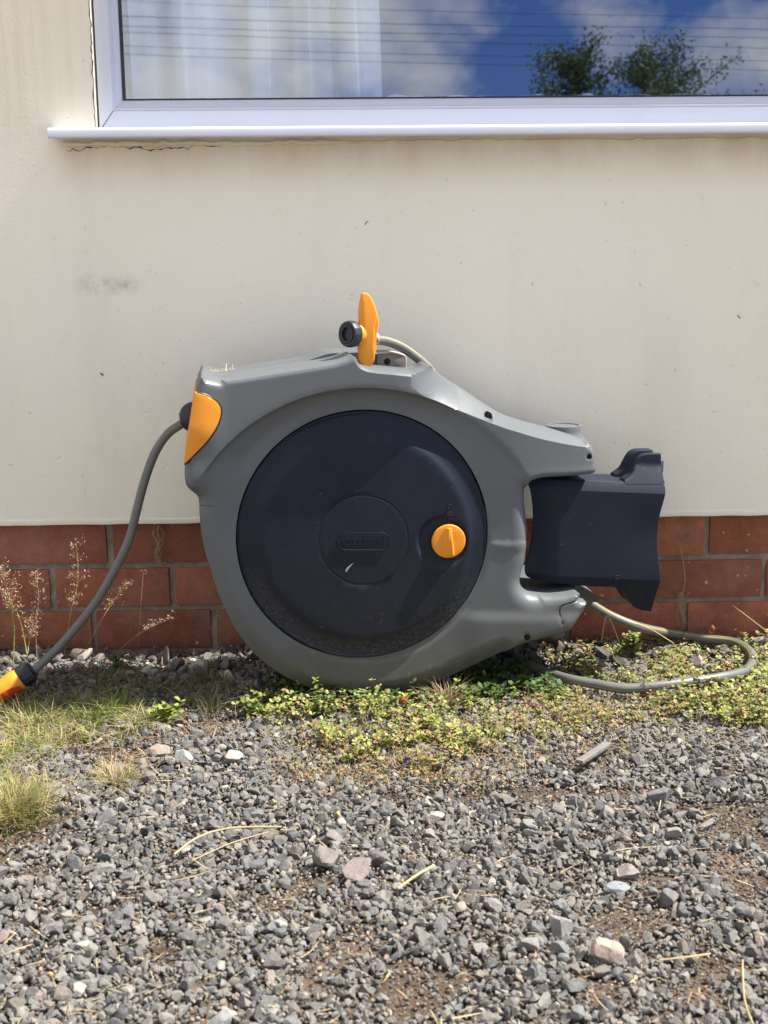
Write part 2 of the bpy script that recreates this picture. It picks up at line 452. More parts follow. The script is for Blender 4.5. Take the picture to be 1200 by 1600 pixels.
def m_stone(name='gravel_stone', attr=True, base=(.3, .29, .28)):
    m = mat(name, base, .88, spec=.25); n = NT(m)
    b = n.attr() if attr else base
    c = n.mix(n.ramp(n.noise(260, 4, .65), [(.35, 0.), (.72, .55)]), b, (.22, .215, .205))
    c = n.mix(n.ramp(n.noise(90, 5, .7, loc=(5, 2, 1)), [(.5, 0.), (.8, .5)]), c, (.05, .043, .037))
    n.col(c); n.bump(n.noise(420, 4, .65), .6, .0012, n.bump(n.noise(110, 3, .6), .5, .002)); return m
M['stone'] = m_stone()
def m_soil():
    m = mat('dry_soil', rough=.97, spec=.1); n = NT(m)
    c = n.ramp(n.noise(14, 8, .72), [(.3, (.06, .043, .029)), (.55, (.115, .083, .058)), (.75, (.185, .142, .103))])
    c = n.mix(n.ramp(n.voronoi(190).outputs['Distance'], [(.1, .5), (.5, 0.)]), c, (.19, .18, .16))
    n.col(c); n.bump(n.noise(230, 6, .7), 1., .004, n.bump(n.noise(50, 5, .6), .8, .008)); return m
M['soil'] = m_soil()
def m_far():
    m = mat('gravel_drive', rough=.95, spec=.15); n = NT(m)
    v = n.voronoi(85)
    c = n.mix(.75, n.ramp(v.outputs['Color'], [(.1, (.16, .155, .15)), (.9, (.36, .34, .32))]), (.24, .22, .20))
    n.col(c); n.bump(n.ramp(v.outputs['Distance'], [(0., 1.), (.7, 0.)]), 1., .008); return m
M['far'] = m_far()
def m_leaf(name, rough=.55, trans=.25):
    m = mat(name, rough=rough, spec=.3); n = NT(m); n.col(n.attr())
    n.b.inputs['Subsurface Weight'].default_value = 0.0
    t = m.node_tree; out = [q for q in t.nodes if q.type == 'OUTPUT_MATERIAL'][0]
    tr = t.nodes.new('ShaderNodeBsdfTranslucent'); ms = t.nodes.new('ShaderNodeMixShader'); ms.inputs[0].default_value = trans
    n.link(n.attr(), tr.inputs['Color']); n.link(n.b.outputs[0], ms.inputs[1]); n.link(tr.outputs[0], ms.inputs[2]); n.link(ms.outputs[0], out.inputs[0]); return m
M['leaf'] = m_leaf('leaf'); M['straw'] = m_leaf('dry_straw', .7, .12)
M['bark'] = mat('bark', (.10, .075, .05), .9)
M['wood'] = mat('weathered_wood', (.16, .15, .14), .9)
n_ = NT(M['wood']); n_.col(n_.ramp(n_.noise(40, 6, .7, mapsc=(1, 9, 9)), [(.3, (.08, .075, .07)), (.7, (.23, .215, .20))])); n_.bump(n_.noise(90, 4, .6, mapsc=(.3, 4, 4)), .6, .002)
M['cable'] = mat('cable_rubber', (.02, .02, .02), .6)

# ------------------------------------------------------------------ the house
house = empty('house', (0, 0, 0), 'cream rendered house wall on a red brick base with a white framed window', 'house')
RT = 0.018                                                        # render stands proud of the brick
YR = 0.0                                                          # render face
sl0 = on_y(76, 197, -0.04); frL = on_y(146, 100, 0.0)
zr = on_y(600, 811, 0.0)[2]                                       # lower edge of the render
zs_top = on_y(600, 195, -.03)[2]; zs_bot = on_y(600, 212, -.05)[2]
x_open = on_y(150, 190, 0.0)[0]; x_right = 1.25; z_open = zs_bot + .004; z_head = z_open + 1.05
X0, X1, ZT = -2.6, 2.6, 2.75
mb = MB()
def panel(x0, x1, z0, z1): mb.box((x0, YR, z0), (x1, .26, z1))
panel(X0, x_open, zr, ZT); panel(x_right, X1, zr, ZT)
panel(x_open, x_right, zr, z_open); panel(x_open, x_right, z_head, ZT)
mb.V = [tuple(v) for v in mb.V]
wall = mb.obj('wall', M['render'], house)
# drip lip along the lower edge of the render (slightly uneven)
V = []; F = []; xs = np.arange(X0, X1, .02); rs = np.random.RandomState(3)
for i, x in enumerate(xs):
    j = rs.uniform(-.0006, .0006); z0 = zr - .003 + j
    for (y, z) in ((.02, z0 + .001), (.0004, z0), (-.0006, z0 + .002), (-.0006, z0 + .009 + j), (-.0002, z0 + .0115 + j * 1.5), (.004, z0 + .014)):
        V.append((x, y, z))
for i in range(len(xs) - 1):
    for k in range(5): F.append((i * 6 + k, i * 6 + k + 1, (i + 1) * 6 + k + 1, (i + 1) * 6 + k))
mesh_obj('drip_lip', V, F, M['render'], house, 50)
# brick base, real bricks in the measured bond
mb = MB(); cols = []
bl = 0.0
def wx(u, v=900): return on_y(u, v, RT)[0]
def wz(u, v): return on_y(u, v, RT)[2]
pitch = wx(268) - wx(80); rowz = [wz(250, 817), wz(250, 884), wz(250, 951)]
rh = (rowz[0] - rowz[2]) / 2
phase = [173, 80, 143, 60, 150]
rs = np.random.RandomState(5)
for r in range(5):
    zt = zr + .012 - 0 if r == 0 else rowz[0] - r * rh - .005
    zb = rowz[0] - (r + 1) * rh + .005
    x = wx(phase[r]) - pitch * 10
    while x < X1:
        a, b = x + .005, x + pitch - .005
        x += pitch
        if b < X0 or a > X1: continue
        j = rs.uniform(-.002, .002, 4); n0 = len(mb.V)
        mb.box((a + j[0], RT + .004 + j[1], zb + j[2]), (b + j[3], .12, zt), bev=.0035)
        c = np.array((.34, .122, .062)) * rs.uniform(.72, 1.2) + rs.uniform(-.012, .02, 3) * np.array((1, .6, .4))
        cols += [c] * (len(mb.V) - n0)
bricks = mesh_obj('brick_base', mb.V, mb.F, M['brick'], house, 40, colattr=np.clip(np.array(cols), 0, 1))
g = []; nx = 240; nz_ = 24; V = []; F = []
for i in range(nx + 1):
    for k in range(nz_ + 1):
        V.append((X0 + (X1 - X0) * i / nx, RT + .0095 + rs.uniform(-.003, .003), -.2 + (zr + .21) * k / nz_))
for i in range(nx):
    for k in range(nz_):
        a = i * (nz_ + 1) + k; F.append((a, a + nz_ + 1, a + nz_ + 2, a + 1))
mesh_obj('mortar_bed', V, F, M['mortar'], house, 180)

# window: frame, pane, sill
win = empty('window', (0, 0, 0), None, None); win.parent = house; del_ = None
for k in list(win.keys()): del win[k]
YF = 0.012                                                        # face of the frame
gx = on_y(192, 150, YF + .02)[0]; gz = on_y(600, 154, YF + .02)[2]
fx0 = x_open + .003; fz0 = zs_top - .004
def frame_profile():
    """mitred frame: profile points (offset inward 0..1 between outer and inner edge, y)"""
    W_ = gz - fz0; WL = gx - fx0
    prof = [(0, .06), (0, YF + .002), (.03, YF), (.62, YF), (.66, YF + .0025), (.72, YF + .003), (.74, YF + .006), (.95, YF + .013), (1.0, YF + .018), (1.0, YF + .05)]
    V = []; F = []
    for (s, y) in prof:
        V += [(fx0 + WL * s, y, z_head - .003 - W_ * s), (fx0 + WL * s, y, fz0 + W_ * s), (x_right - .003 - WL * s, y, fz0 + W_ * s), (x_right - .003 - WL * s, y, z_head - .003 - W_ * s)]
    for i in range(len(prof) - 1):
        for k in range(4):
            k2 = (k + 1) % 4; F.append((i * 4 + k, (i + 1) * 4 + k, (i + 1) * 4 + k2, i * 4 + k2))
    return V, F
V, F = frame_profile(); mesh_obj('frame', V, F, M['upvc'], win, 30)
mb = MB(); q = .0035
for (a, b) in (((gx - .001, z_head - .1), (gx + q, 0)),): pass
mb.box((gx + .0005, YF + .016, gz + .0005), (gx + q + .0005, YF + .03, z_head - .07)); mb.box((gx + q + .001, YF + .016, gz + .0005), (x_right - .08, YF + .03, gz + .0022))
mb.obj('gasket', M['seal'], win)
mb = MB()                                                         # mitre joint line at the corner
a = np.array((fx0, YF - .0004, fz0)); b = np.array((fx0 + (gx - fx0) * .64, YF - .0004, fz0 + (gz - fz0) * .64))
tube(mb, np.linspace(a, b, 4), .0006, 6); mb.obj('mitre_joint', M['crack'], win)
mesh_obj('pane', [(gx + .001, YF + .022, gz), (x_right - .05, YF + .022, gz), (x_right - .05, YF + .022, z_head - .05), (gx + .001, YF + .022, z_head - .05)], [(0, 1, 2, 3)], M['glass'], win)
mb = MB()
sx0 = sl0[0]
prof = [(.03, zs_top - .002), (-.02, zs_top), (-.046, zs_top - .0025), (-.0505, zs_top - .006), (-.0515, zs_top - .010), (-.0515, zs_bot + .002), (-.050, zs_bot), (-.044, zs_bot), (-.043, zs_bot + .004), (.03, zs_bot + .004)]
V = []; F = []
for x in (sx0, x_right + .09):
    V += [(x, y, z) for y, z in prof]
n = len(prof)
for k in range(n): F.append((k, k + n, (k + 1) % n + n, (k + 1) % n))
F += [tuple(range(n)), tuple(reversed(range(n, 2 * n)))]
mesh_obj('sill', V, F, M['upvc'], win, 25)
# ragged mortar bead under the sill, crack beside the frame
rs = np.random.RandomState(9); P = []
mb = MB()
for x in np.arange(sx0 + .014, x_right, .012):
    P.append((x, -.0005 - abs(rs.normal(0, .0006)), zs_bot - .006 + rs.normal(0, .0011)))
tube(mb, P, [max(.001, abs(rs.normal(.0045, .0008)) * (1.0 if p[0] < sx0 + .5 else .5)) for p in P], 8); mb.obj('mortar_bead', M['render'], house, 60)
mb = MB(); P = [(x, -.0003 + rs.uniform(-.0005, .0005), zs_bot - .0135 + rs.normal(0, .0015) + .003 * math.sin(x * 40)) for x in np.arange(sx0 + .02, sx0 + .30, .006)]
tube(mb, P, [.0002 + .0007 * abs(rs.normal()) for _ in P], 5); mb.obj('crack', M['crack'], house); mb = MB()
P = [(x_open - .001 + rs.normal(0, .0007), -.0003, z) for z in np.arange(zs_top, z_head, .006)]
tube(mb, P, [.0005 + .0005 * abs(rs.normal()) for _ in P], 5); mb.obj('crack', M['crack'], house)
for k in range(7):
    mb = MB()
    cx, cz = on_y(rs.uniform(20, 1180), rs.uniform(240, 780), 0)[[0, 2]]; a = rs.uniform(0, 6.28); P = []
    for _ in range(rs.randint(2, 5)): P.append((cx, -.0002, cz)); a += rs.normal(0, .5); cx += .003 * math.cos(a); cz += .003 * math.sin(a)
    if len(P) > 2: tube(mb, P, [.0004 + .0006 * abs(rs.normal()) for _ in P], 5); mb.obj('pit', M['crack'], house)
# dark room and rear of the house
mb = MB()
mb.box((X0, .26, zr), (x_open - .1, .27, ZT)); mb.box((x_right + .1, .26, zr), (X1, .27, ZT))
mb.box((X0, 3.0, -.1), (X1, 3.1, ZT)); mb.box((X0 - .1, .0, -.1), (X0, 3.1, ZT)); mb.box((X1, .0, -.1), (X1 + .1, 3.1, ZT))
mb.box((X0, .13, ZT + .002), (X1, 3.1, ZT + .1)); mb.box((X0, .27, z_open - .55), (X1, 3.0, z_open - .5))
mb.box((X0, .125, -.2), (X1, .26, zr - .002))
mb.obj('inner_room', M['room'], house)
# inner window board, curtain, lace, blanket
mb = MB(); mb.box((x_open + .01, YF + .075, gz - .05), (x_right - .01, .42, gz - .02), bev=.003); mb.obj('window_board', M['upvc'], house, 40)
def curtain_mesh(x0, x1, y, z0, z1, folds, amp, gather=0., rs=np.random.RandomState(1)):
    nx, nz = 260, 30; V = []; F = []
    for k in range(nz + 1):
        t = k / nz
        for i in range(nx + 1):
            s = i / nx; ph = s * folds * 2 * math.pi + 1.5 * math.sin(s * 9) + .6 * math.sin(t * 2 + s * 5)
            x = x0 + (x1 - x0) * (s + .012 * math.sin(ph * 2)) - gather * (1 - s) * 0 + gather * s * (1 - t)
            V.append((x, y + amp * math.sin(ph) * (1 - .2 * t) + .4 * amp * math.sin(ph * 2.3 + 1), z0 + (z1 - z0) * t))
    for k in range(nz):
        for i in range(nx): a = k * (nx + 1) + i; F.append((a, a + 1, a + nx + 2, a + nx + 1))
    return V, F
cx1 = on_y(572, 100, .16)[0]; cx0 = on_y(175, 100, .16)[0]
V, F = curtain_mesh(cx0, cx1, .17, gz - .015, z_head + .02, 5.0, .075, .03)
cur = mesh_obj('curtain', V, F, M['curtain'], None, 180)
tag(cur, 'white floral curtain hanging in folds behind the left part of the window glass', 'curtain')
V = []; F = []; xa, xb = on_y(690, 140, .12)[0], x_right - .05
for i in range(161):
    s = i / 160; x = xa + (xb - xa) * s
    zt = gz + .011 + .004 * abs(math.sin(s * 31)) + .002 * math.sin(s * 77)
    for (y, z) in ((.11 + .004 * math.sin(s * 60), gz - .018), (.115 + .004 * math.sin(s * 60), zt)): V.append((x, y, z))
for i in range(160): F.append((2 * i, 2 * i + 2, 2 * i + 3, 2 * i + 1))
lace = mesh_obj('lace_runner', V, F, M['lace']); tag(lace, 'strip of white lace along the inside bottom of the window, right half', 'lace')
V = []; F = []; xa, xb = on_y(560, 150, .14)[0], on_y(700, 150, .14)[0]
for i in range(41):
    s = i / 40; hgt = math.sin(math.pi * min(1, s * 1.0)) ** .8 * .026 + .002 * math.sin(s * 20)
    for k in range(13):
        a = math.pi * k / 12; V.append((xa + (xb - xa) * s, .14 - .05 * math.cos(a) * (.3 + .7 * math.sin(math.pi * s)), gz - .019 + (hgt + .012) * math.sin(a)))
for i in range(40):
    for k in range(12): a = i * 13 + k; F.append((a, a + 13, a + 14, a + 1))
bl_ = mesh_obj('towel', V, F, M['curtain'], None, 180); tag(bl_, 'rumpled white towel lying on the inside window board beside the curtain', 'towel')

# ------------------------------------------------------------------ reel
FP = -0.315                                                       # front face plane of the reel
use_frame(True)
base = on_z(585, 1080, 0); base[1] = -.2
reel = empty('hose_reel', tuple(base), 'grey hose reel with dark round drum and orange fittings standing by the wall', 'hose reel')
def to_front(u, v, y):                                            # pixel seen at depth y -> pixel of the same x,z on the front plane
    p = on_y(u, v, y); return to_px((p[0], FP, p[2]))
left_bot = [(787, 1020), (740, 1038), (700, 1055), (660, 1070), (620, 1080), (580, 1084), (540, 1082), (490, 1072), (440, 1049), (400, 1020), (370, 985), (345, 940), (328, 890), (317, 850), (312, 810), (311, 785), (308, 775), (300, 766), (292, 757), (289, 745), (289, 722), (292, 700), (296, 675), (301, 640), (307, 605), (311, 596), (313, 590), (318, 587)]
top_l = [(345, 575), (372, 573), (420, 566), (480, 557.5), (520, 551.5), (546, 550)]
notch = [(552, 556), (558, 566), (566, 572), (580, 576), (610, 579), (640, 582), (652, 581), (664, 578), (674, 572.5)]
top_r = [(679, 573.5), (700, 587), (730, 605), (765, 628), (800, 648), (830, 659), (860, 667), (890, 674), (910, 680)]
def up(u, v, y=-.10): return (u, to_front(u, v, y)[1])
top_l = [up(u, v) for u, v in top_l[:-1]] + [(541, 560)]
top_r = [(680, 577)] + [up(u, v, -.25) for u, v in top_r[1:]]
arm_end = [(917, 691), (925, 697), (931, 706), (935, 724), (935.5, 735), (931, 741)]
arm_bot = [(920, 743), (890, 745), (860, 746), (842, 748), (829, 753)]
cut = [(823, 764), (822, 780), (824, 800), (827, 825), (827, 850), (824, 878), (818, 900), (816, 912), (820, 922), (829, 929)]
arm_low = [(842, 931), (862, 932), (885, 930), (903, 927)]
low_end = [(907, 931), (906, 939), (918, 942), (912, 955), (900, 972), (890, 985), (870, 992), (840, 1000), (812, 1009)]
left_bot = [(u, v + 9 * min(1, max(0, (v - 930) / 110)) * min(1, max(0, (800 - u) / 90))) for u, v in left_bot]
segs = [('bot', left_bot), ('topl', top_l), ('notch', notch), ('topr', top_r), ('arme', arm_end), ('armb', arm_bot), ('cut', cut), ('low', arm_low), ('lowe', low_end)]
allp = []; names = []
for nm, pts in segs:
    for p in pts: allp.append(p); names.append(nm)
SM = 4
outl = catmull(allp, SM, closed=True); sname = np.repeat(names, SM)
DC = (568, 837.5); DR = 195.5
# circle radii on the real plane
pc = on_y(DC[0], DC[1], FP); rw = on_y(DC[0] + DR, DC[1], FP)[0] - pc[0]
def circ(c, r_px, n=180):
    p = on_y(c[0], c[1], FP); r = (on_y(c[0] + r_px, c[1], FP)[0] - on_y(c[0] - r_px, c[1], FP)[0]) / 2
    return np.array([to_px((p[0] + r * math.cos(a), FP, p[2] + r * math.sin(a))) for a in np.linspace(0, 2 * math.pi, n, endpoint=False)])
hole = circ(DC, DR + 1.5)
grp = {k: np.where(sname == k)[0] for k in set(names)}
def seg_d(P, keys):
    A = outl; B = np.roll(outl, -1, 0); best = np.full(len(P), 1e9)
    for k in keys:
        for i in grp[k]:
            d = B[i] - A[i]; L = d @ d + 1e-12; t = np.clip(((P - A[i]) @ d) / L, 0, 1); q = P - (A[i] + t[:, None] * d)
            best = np.minimum(best, np.hypot(q[:, 0], q[:, 1]))
    return best
screws = [(765, 652, 7.0), (922.5, 714.5, 4.3), (822, 994, 5)]
def body_h(P, bev=True):
    x, y = P[:, 0], P[:, 1]
    d1 = np.hypot(x - 567, y - 905); d2 = np.hypot(x - DC[0], y - DC[1]); out = d1 - 302
    a = np.clip(-out, 0, None); b = np.clip(d2 - 196, 0, None); t = a / (a + b + 1e-6)
    band = np.where(out > 0, 1., (1 - t) ** 1.35)
    # fade of the raised band on the right arm and low left
    wgt = 1 - .75 * sstep((x - 610) / 140); wgt *= 1 - .55 * sstep((y - 740) / 120)
    H = .027 * band * wgt
    H += .003 * sstep((x - 700) / 160) * sstep((d2 - 196) / 80)
    # crisp shoulder under the swoosh
    H -= .009 * sstep((-out + 1) / 7) * sstep(b / 30) * wgt * (1 - sstep((y - 690) / 80))
    # raised flare at the upper left corner, gully under it
    H += .006 * sstep((360 - x) / 50) * sstep((720 - y) / 60)
    H -= .012 * np.exp(-(((x - 312) / 16) ** 2 + ((y - 778) / 20) ** 2))
    H += .004 * sstep((y - 952) / 20) * sstep((x - 700) / 60)
    # faint moulding step right of the disc
    H += .0016 * sstep((y - 846) / 3) * sstep((x - 762) / 12) * (1 - sstep((y - 853) / 14))
    # screw pockets
    for (sx, sy, sr) in screws: H -= .012 * (1 - sstep((np.hypot(x - sx, y - sy) - sr + 1) / 1.6))
    H -= .015 * np.clip((x - 775) / 150, 0, 2) ** 2 * (1 - sstep((y - 725) / 60))
    # hooked seam on the lower arm
    ds, _ = dist_poly(P, catmull([(906, 937), (890, 941), (878, 945), (873, 952), (874, 962), (877, 971)], 6), False)
    H -= .003 * (1 - sstep(ds / 1.6))
    if bev:
        cut_ = np.zeros(len(P))
        for keys, w_, dep, kind in ((['bot'], 24, .017, 'c'), (['topl'], 6, .006, 'r'), (['notch'], 5, .006, 'r'), (['arme'], 9, .012, 'r'), (['armb'], 9, .012, 'r'), (['cut'], 24, .026, 'r'), (['low'], 10, .010, 'r'), (['lowe'], 12, .014, 'r')):
            d = seg_d(P, keys)
            if keys == ['low']: w_ = np.interp(x, [835, 862, 900], [23, 17, 8]); dep = np.interp(x, [835, 862, 900], [.024, .017, .008])
            if keys == ['bot']:
                w_ = np.where((y < 790) & (x < 400), 9, 24); dep = np.where((y < 790) & (x < 400), .010, .016)
            cut_ = np.maximum(cut_, rnd(d, w_, dep) if kind == 'r' else cham(d, w_, dep))
        d = seg_d(P, ['topr']); cy = np.interp(x, CRX, CRY); dc = np.clip(cy - y, 0, None) * .9; t = d / (d + dc + 1e-6); t = np.where((x > 640) & (x < 940) & (dc > 0), t, 1)
        dep = np.interp(x, [640, 680, 720, 860, 930], [.010, .034, .050, .042, .018])
        cut_ = np.maximum(cut_, dep * (1 - t) + np.where(t < 1, rnd(d, 2.5, .003), 0))
        H = H - cut_
    dh = np.clip(d2 - 196.5, 0, None); H -= rnd(dh, 2, .0015)
    return H
crest = catmull([(645, 606), (662, 619), (700, 634), (773, 663), (810, 675), (840, 684), (870, 691), (893, 695.5), (915, 699), (932, 700)], 8)
CRX, CRY = crest[:, 0], crest[:, 1]
swoosh = [(567 + 302 * math.cos(a), 905 - 302 * math.sin(a)) for a in np.linspace(R(40), R(152), 120)]
sw2 = [(567 + 297 * math.cos(a), 905 - 297 * math.sin(a)) for a in np.linspace(R(40), R(152), 120)]
fe = [swoosh, sw2, crest, crest + np.array((0, -2)), crest + np.array((0, 2)), [(765, 846), (800, 846)], [(765, 849), (800, 849)]]
for (sx, sy, sr) in screws:
    for q in (-1.2, .4, 2.0): fe.append([(sx + (sr + q) * math.cos(a), sy + (sr + q) * math.sin(a)) for a in np.linspace(0, 6.28, 24)])
hk = catmull([(906, 937), (890, 941), (878, 945), (873, 952), (874, 962), (877, 971)], 6)
for dx in (-1.6, 0, 1.6): fe.append(hk + np.array((dx, dx)))
V, F = relief(outl, [hole], body_h, FP, -.205, 5.0, feats=fe)
front = mesh_obj('front_shell', V, F, M['grey'], reel, 32)
for (sx, sy, sr) in screws[:]:
    mb = MB()
    h0 = body_h(np.array([[sx + sr + 4, sy], [sx - sr - 4, sy]])).mean(); p = on_y(sx, sy, FP); top_ = sy < 660
    lathe(mb, (p[0], FP - h0 + (.0045 if not top_ else .006), p[2]), (0, -1, 0), [(.0001, -.002), (sr * .00108, -.002), (sr * .00108, .0005), (.0001, .0005)], 20)
    mb.obj('screw_hole', M['dark'], front)
# rear shell, with the higher tray behind the lever
tray = [(u, to_front(u, v, -.10)[1]) for (u, v) in ((548, 545), (575, 544), (592, 545), (612, 549), (628, 554), (633, 560), (634, 577), (640, 584), (655, 583), (668, 579))]
rear_pts = [(p[0] * .997 + 1.8, p[1] * .997 + 2.5) for p in left_bot + top_l[:-2]] + [(522, 561)] + tray + [(p[0] - 1, p[1] + 9 * min(1, (p[0] - 676) / 60)) for p in top_r[1:]] + [(p[0] - 2, p[1] + 4) for p in arm_end[:4]] + [(930, 739), (900, 742), (842, 746)] + [(p[0] - 3, p[1]) for p in cut] + arm_low + [(to_front(927, 926, -.19)), (to_front(925, 938, -.19)), (912, 958), (900, 974), (888, 987), (868, 994), (835, 1002), (812, 1010)]
def rear_h(P): return np.zeros(len(P))
V, F = relief(catmull(rear_pts, 4, True), [], rear_h, FP, -.215, 14., rings=(), fine=3)
V[:, 1] = np.where(np.abs(V[:, 1] - FP) < 1e-6, -.2045, -.088)
mesh_obj('rear_shell', V, F, M['greyd'], reel, 35)
# pocket of the tray, visible behind the lever
mb = MB(); a = on_y(589, 552, -.206); b = on_y(631, 578, -.206)
mb.box((a[0], -.2085, b[2]), (b[0], -.2052, a[2]), bev=.001)
mb.obj('tray_wall', M['steel'], reel, 40)
mb = MB()
c = on_y(605, 565, -.209); lathe(mb, c, (0, -1, 0), [(.0001, -.001), (.0056, -.001), (.0056, .0004), (.0001, .0004)], 20); mb.obj('screw_hole', M['dark'], reel)
mb = MB(); P = [on_y(u, v, -.213) for (u, v) in ((587, 549), (606, 549), (626, 553.5), (633, 558), (633.5, 570), (633, 580))]
tube(mb, resample(catmull(P, 6), .003, False), .0022, 10); mb.obj('tray_rim', M['sheen'], reel, 60)
# drum cover
def disc_h(P):
    r = np.hypot(P[:, 0] - DC[0], (P[:, 1] - DC[1]) * 194 / 190.5)
    H = np.interp(r, [0, 60, 120, 158, 164, 170, 176, 184, 190, 191.5, 193, 195.5], [.0108, .0107, .0106, .0104, .0090, .0052, .0034, .0018, .0012, .0022, .0024, -.001])
    rc = np.hypot(P[:, 0] - 567, P[:, 1] - 842); H -= .0010 * (1 - sstep((np.abs(rc - 69.5)) / 1.2))
    rk = np.hypot(P[:, 0] - 690, P[:, 1] - 844.5); H -= .0045 * (1 - sstep((rk - 36) / 4.5))
    return H
fe = []
for rr in (156, 160, 164, 168, 172, 178, 190, 191.5, 193):
    c_ = circ(DC, rr); fe.append(np.vstack([c_, c_[:1]]))
for rr in (66.8, 68.2, 69.5, 70.8, 72.2): c_ = circ((567, 842), rr); fe.append(np.vstack([c_, c_[:1]]))
for rr in (33.5, 36, 38, 40.5, 43): c_ = circ((690, 844.5), rr, 90); fe.append(np.vstack([c_, c_[:1]]))
V, F = relief(circ(DC, 194.6), [], disc_h, FP + .001, FP + .03, 7.0, rings=(), feats=fe)
cover = mesh_obj('drum_cover', V, F, M['navy'], reel, 50)
nn = NT(M['navy']); P_ = nn.xyz(); rl = root_loc(reel)               # worn, scuffed lower ring of the cover
dx_ = nn.math('SUBTRACT', P_[0], float(pc[0] - rl[0])); dz_ = nn.math('SUBTRACT', P_[2], float(pc[2] - rl[2]))
rr_ = nn.math('SQRT', nn.math('ADD', nn.math('MULTIPLY', dx_, dx_), nn.math('MULTIPLY', dz_, dz_))); an_ = nn.math('ARCTAN2', dz_, dx_)
cb = nn.t.nodes.new('ShaderNodeCombineXYZ'); nn.link(nn.math('MULTIPLY', an_, 14.), cb.inputs[0]); nn.link(nn.math('MULTIPLY', rr_, 420.), cb.inputs[1])
msk = nn.math('MULTIPLY', nn.rng(rr_, rw * .80, rw * .88), nn.rng(dz_, -.12, -.02, 1., 0.))
scf = nn.math('MULTIPLY', msk, nn.ramp(nn.noise(1.6, 6, .7, vec=cb.outputs[0]), [(.46, 0.), (.66, .9)]))
old = nn.b.inputs['Base Color'].links[0].from_socket
dust = nn.math('MULTIPLY', nn.ramp(nn.noise(3.5, 8, .75, loc=(4, 2, 7)), [(.50, 0.), (.85, .4)]), 1.)
nn.col(nn.mix(scf, nn.mix(dust, old, (.040, .043, .050)), (.075, .078, .080)))
mb = MB(); c = np.array((pc[0], FP + .004, pc[2]))
lathe(mb, c, (0, -1, 0), [(rw * 1.012, -.01), (rw * 1.012, .0), (rw * .99, .0), (rw * .99, -.01)], 120); mb.obj('cover_gap', M['dark'], reel, 40)
sc = (on_y(700, 840, FP)[0] - on_y(600, 840, FP)[0]) / 100        # metres per photo pixel on the face
# maker's name plate, moulded
def at_face(u, v, h): p = on_y(u, v, FP + .001); return np.array((p[0], p[1] - h, p[2]))
plate = []
for k in range(13): a = -math.pi / 2 + math.pi * k / 12; plate.append((594 + 13.2 * math.cos(a), 843.5 + 13.2 * math.sin(a)))
for k in range(13): a = math.pi / 2 + math.pi * k / 12; plate.append((539 + 13.2 * math.cos(a), 843.5 + 13.2 * math.sin(a)))
mb = MB(); P = [at_face(u, v, .0124) for u, v in plate]; P.append(P[0]); tube(mb, P, .0007, 6, caps=False)
badge = mb.obj('name_plate', M['navy'], cover, 60)
def text_mesh(body, size, loc, material, name, parent, depth=.0004, align='CENTER', space=1.):
    cu = bpy.data.curves.new(name, 'FONT'); cu.body = body; cu.size = size; cu.extrude = depth; cu.align_x = align; cu.align_y = 'CENTER'; cu.space_character = space; cu.offset = .0002
    o = bpy.data.objects.new('tmp', cu); COL.objects.link(o)
    dg = bpy.context.evaluated_depsgraph_get(); dg.update(); me = bpy.data.meshes.new_from_object(o.evaluated_get(dg))
    V = np.array([v.co[:] for v in me.vertices]); F = [tuple(p.vertices) for p in me.polygons]
    bpy.data.objects.remove(o); bpy.data.meshes.remove(me)
    W = np.stack([V[:, 0] + loc[0], -V[:, 2] + loc[1], V[:, 1] + loc[2]], 1)
    return mesh_obj(name, W, F, material, parent)
text_mesh('HOZELOCK', .0155, at_face(566.5, 843.5, .0126), M['navyb'], 'lettering', cover, space=1.06)
# padlock mark over the knob
mb = MB(); a = at_face(696.5, 804, .0110); b = at_face(705.5, 795.5, .0120); mb.box((a[0], b[1], a[2]), (b[0], a[1], b[2]))
P = [at_face(u, v, .0118) for u, v in ((698.5, 795), (698, 789), (700, 786), (703, 786), (704.5, 789))]; tube(mb, P, .0007, 6)
mb.obj('padlock_mark', M['dmark'], cover)
mb = MB(); mb.box(tuple(at_face(700, 880, .0082) + np.array((-.0006, 0, 0))), tuple(at_face(700, 873, .0090) + np.array((.0006, 0, 0)))); mb.obj('pointer_mark', M['dmark'], cover)
mb = MB(); mb.box(tuple(at_face(700, 814, .0078) + np.array((-.0006, 0, 0))), tuple(at_face(700, 807, .0086) + np.array((.0006, 0, 0)))); mb.obj('pointer_mark', M['dmark'], cover)
mb = MB(); S = [(538.5, 890), (539, 887), (542, 883), (547, 879), (552, 876.5), (547, 881.5), (543.5, 886), (540, 891)]
mb.add([at_face(u, v, .0126) for u, v in S], [tuple(range(len(S)))]); mb.obj('scrape', M['scratch'], cover)
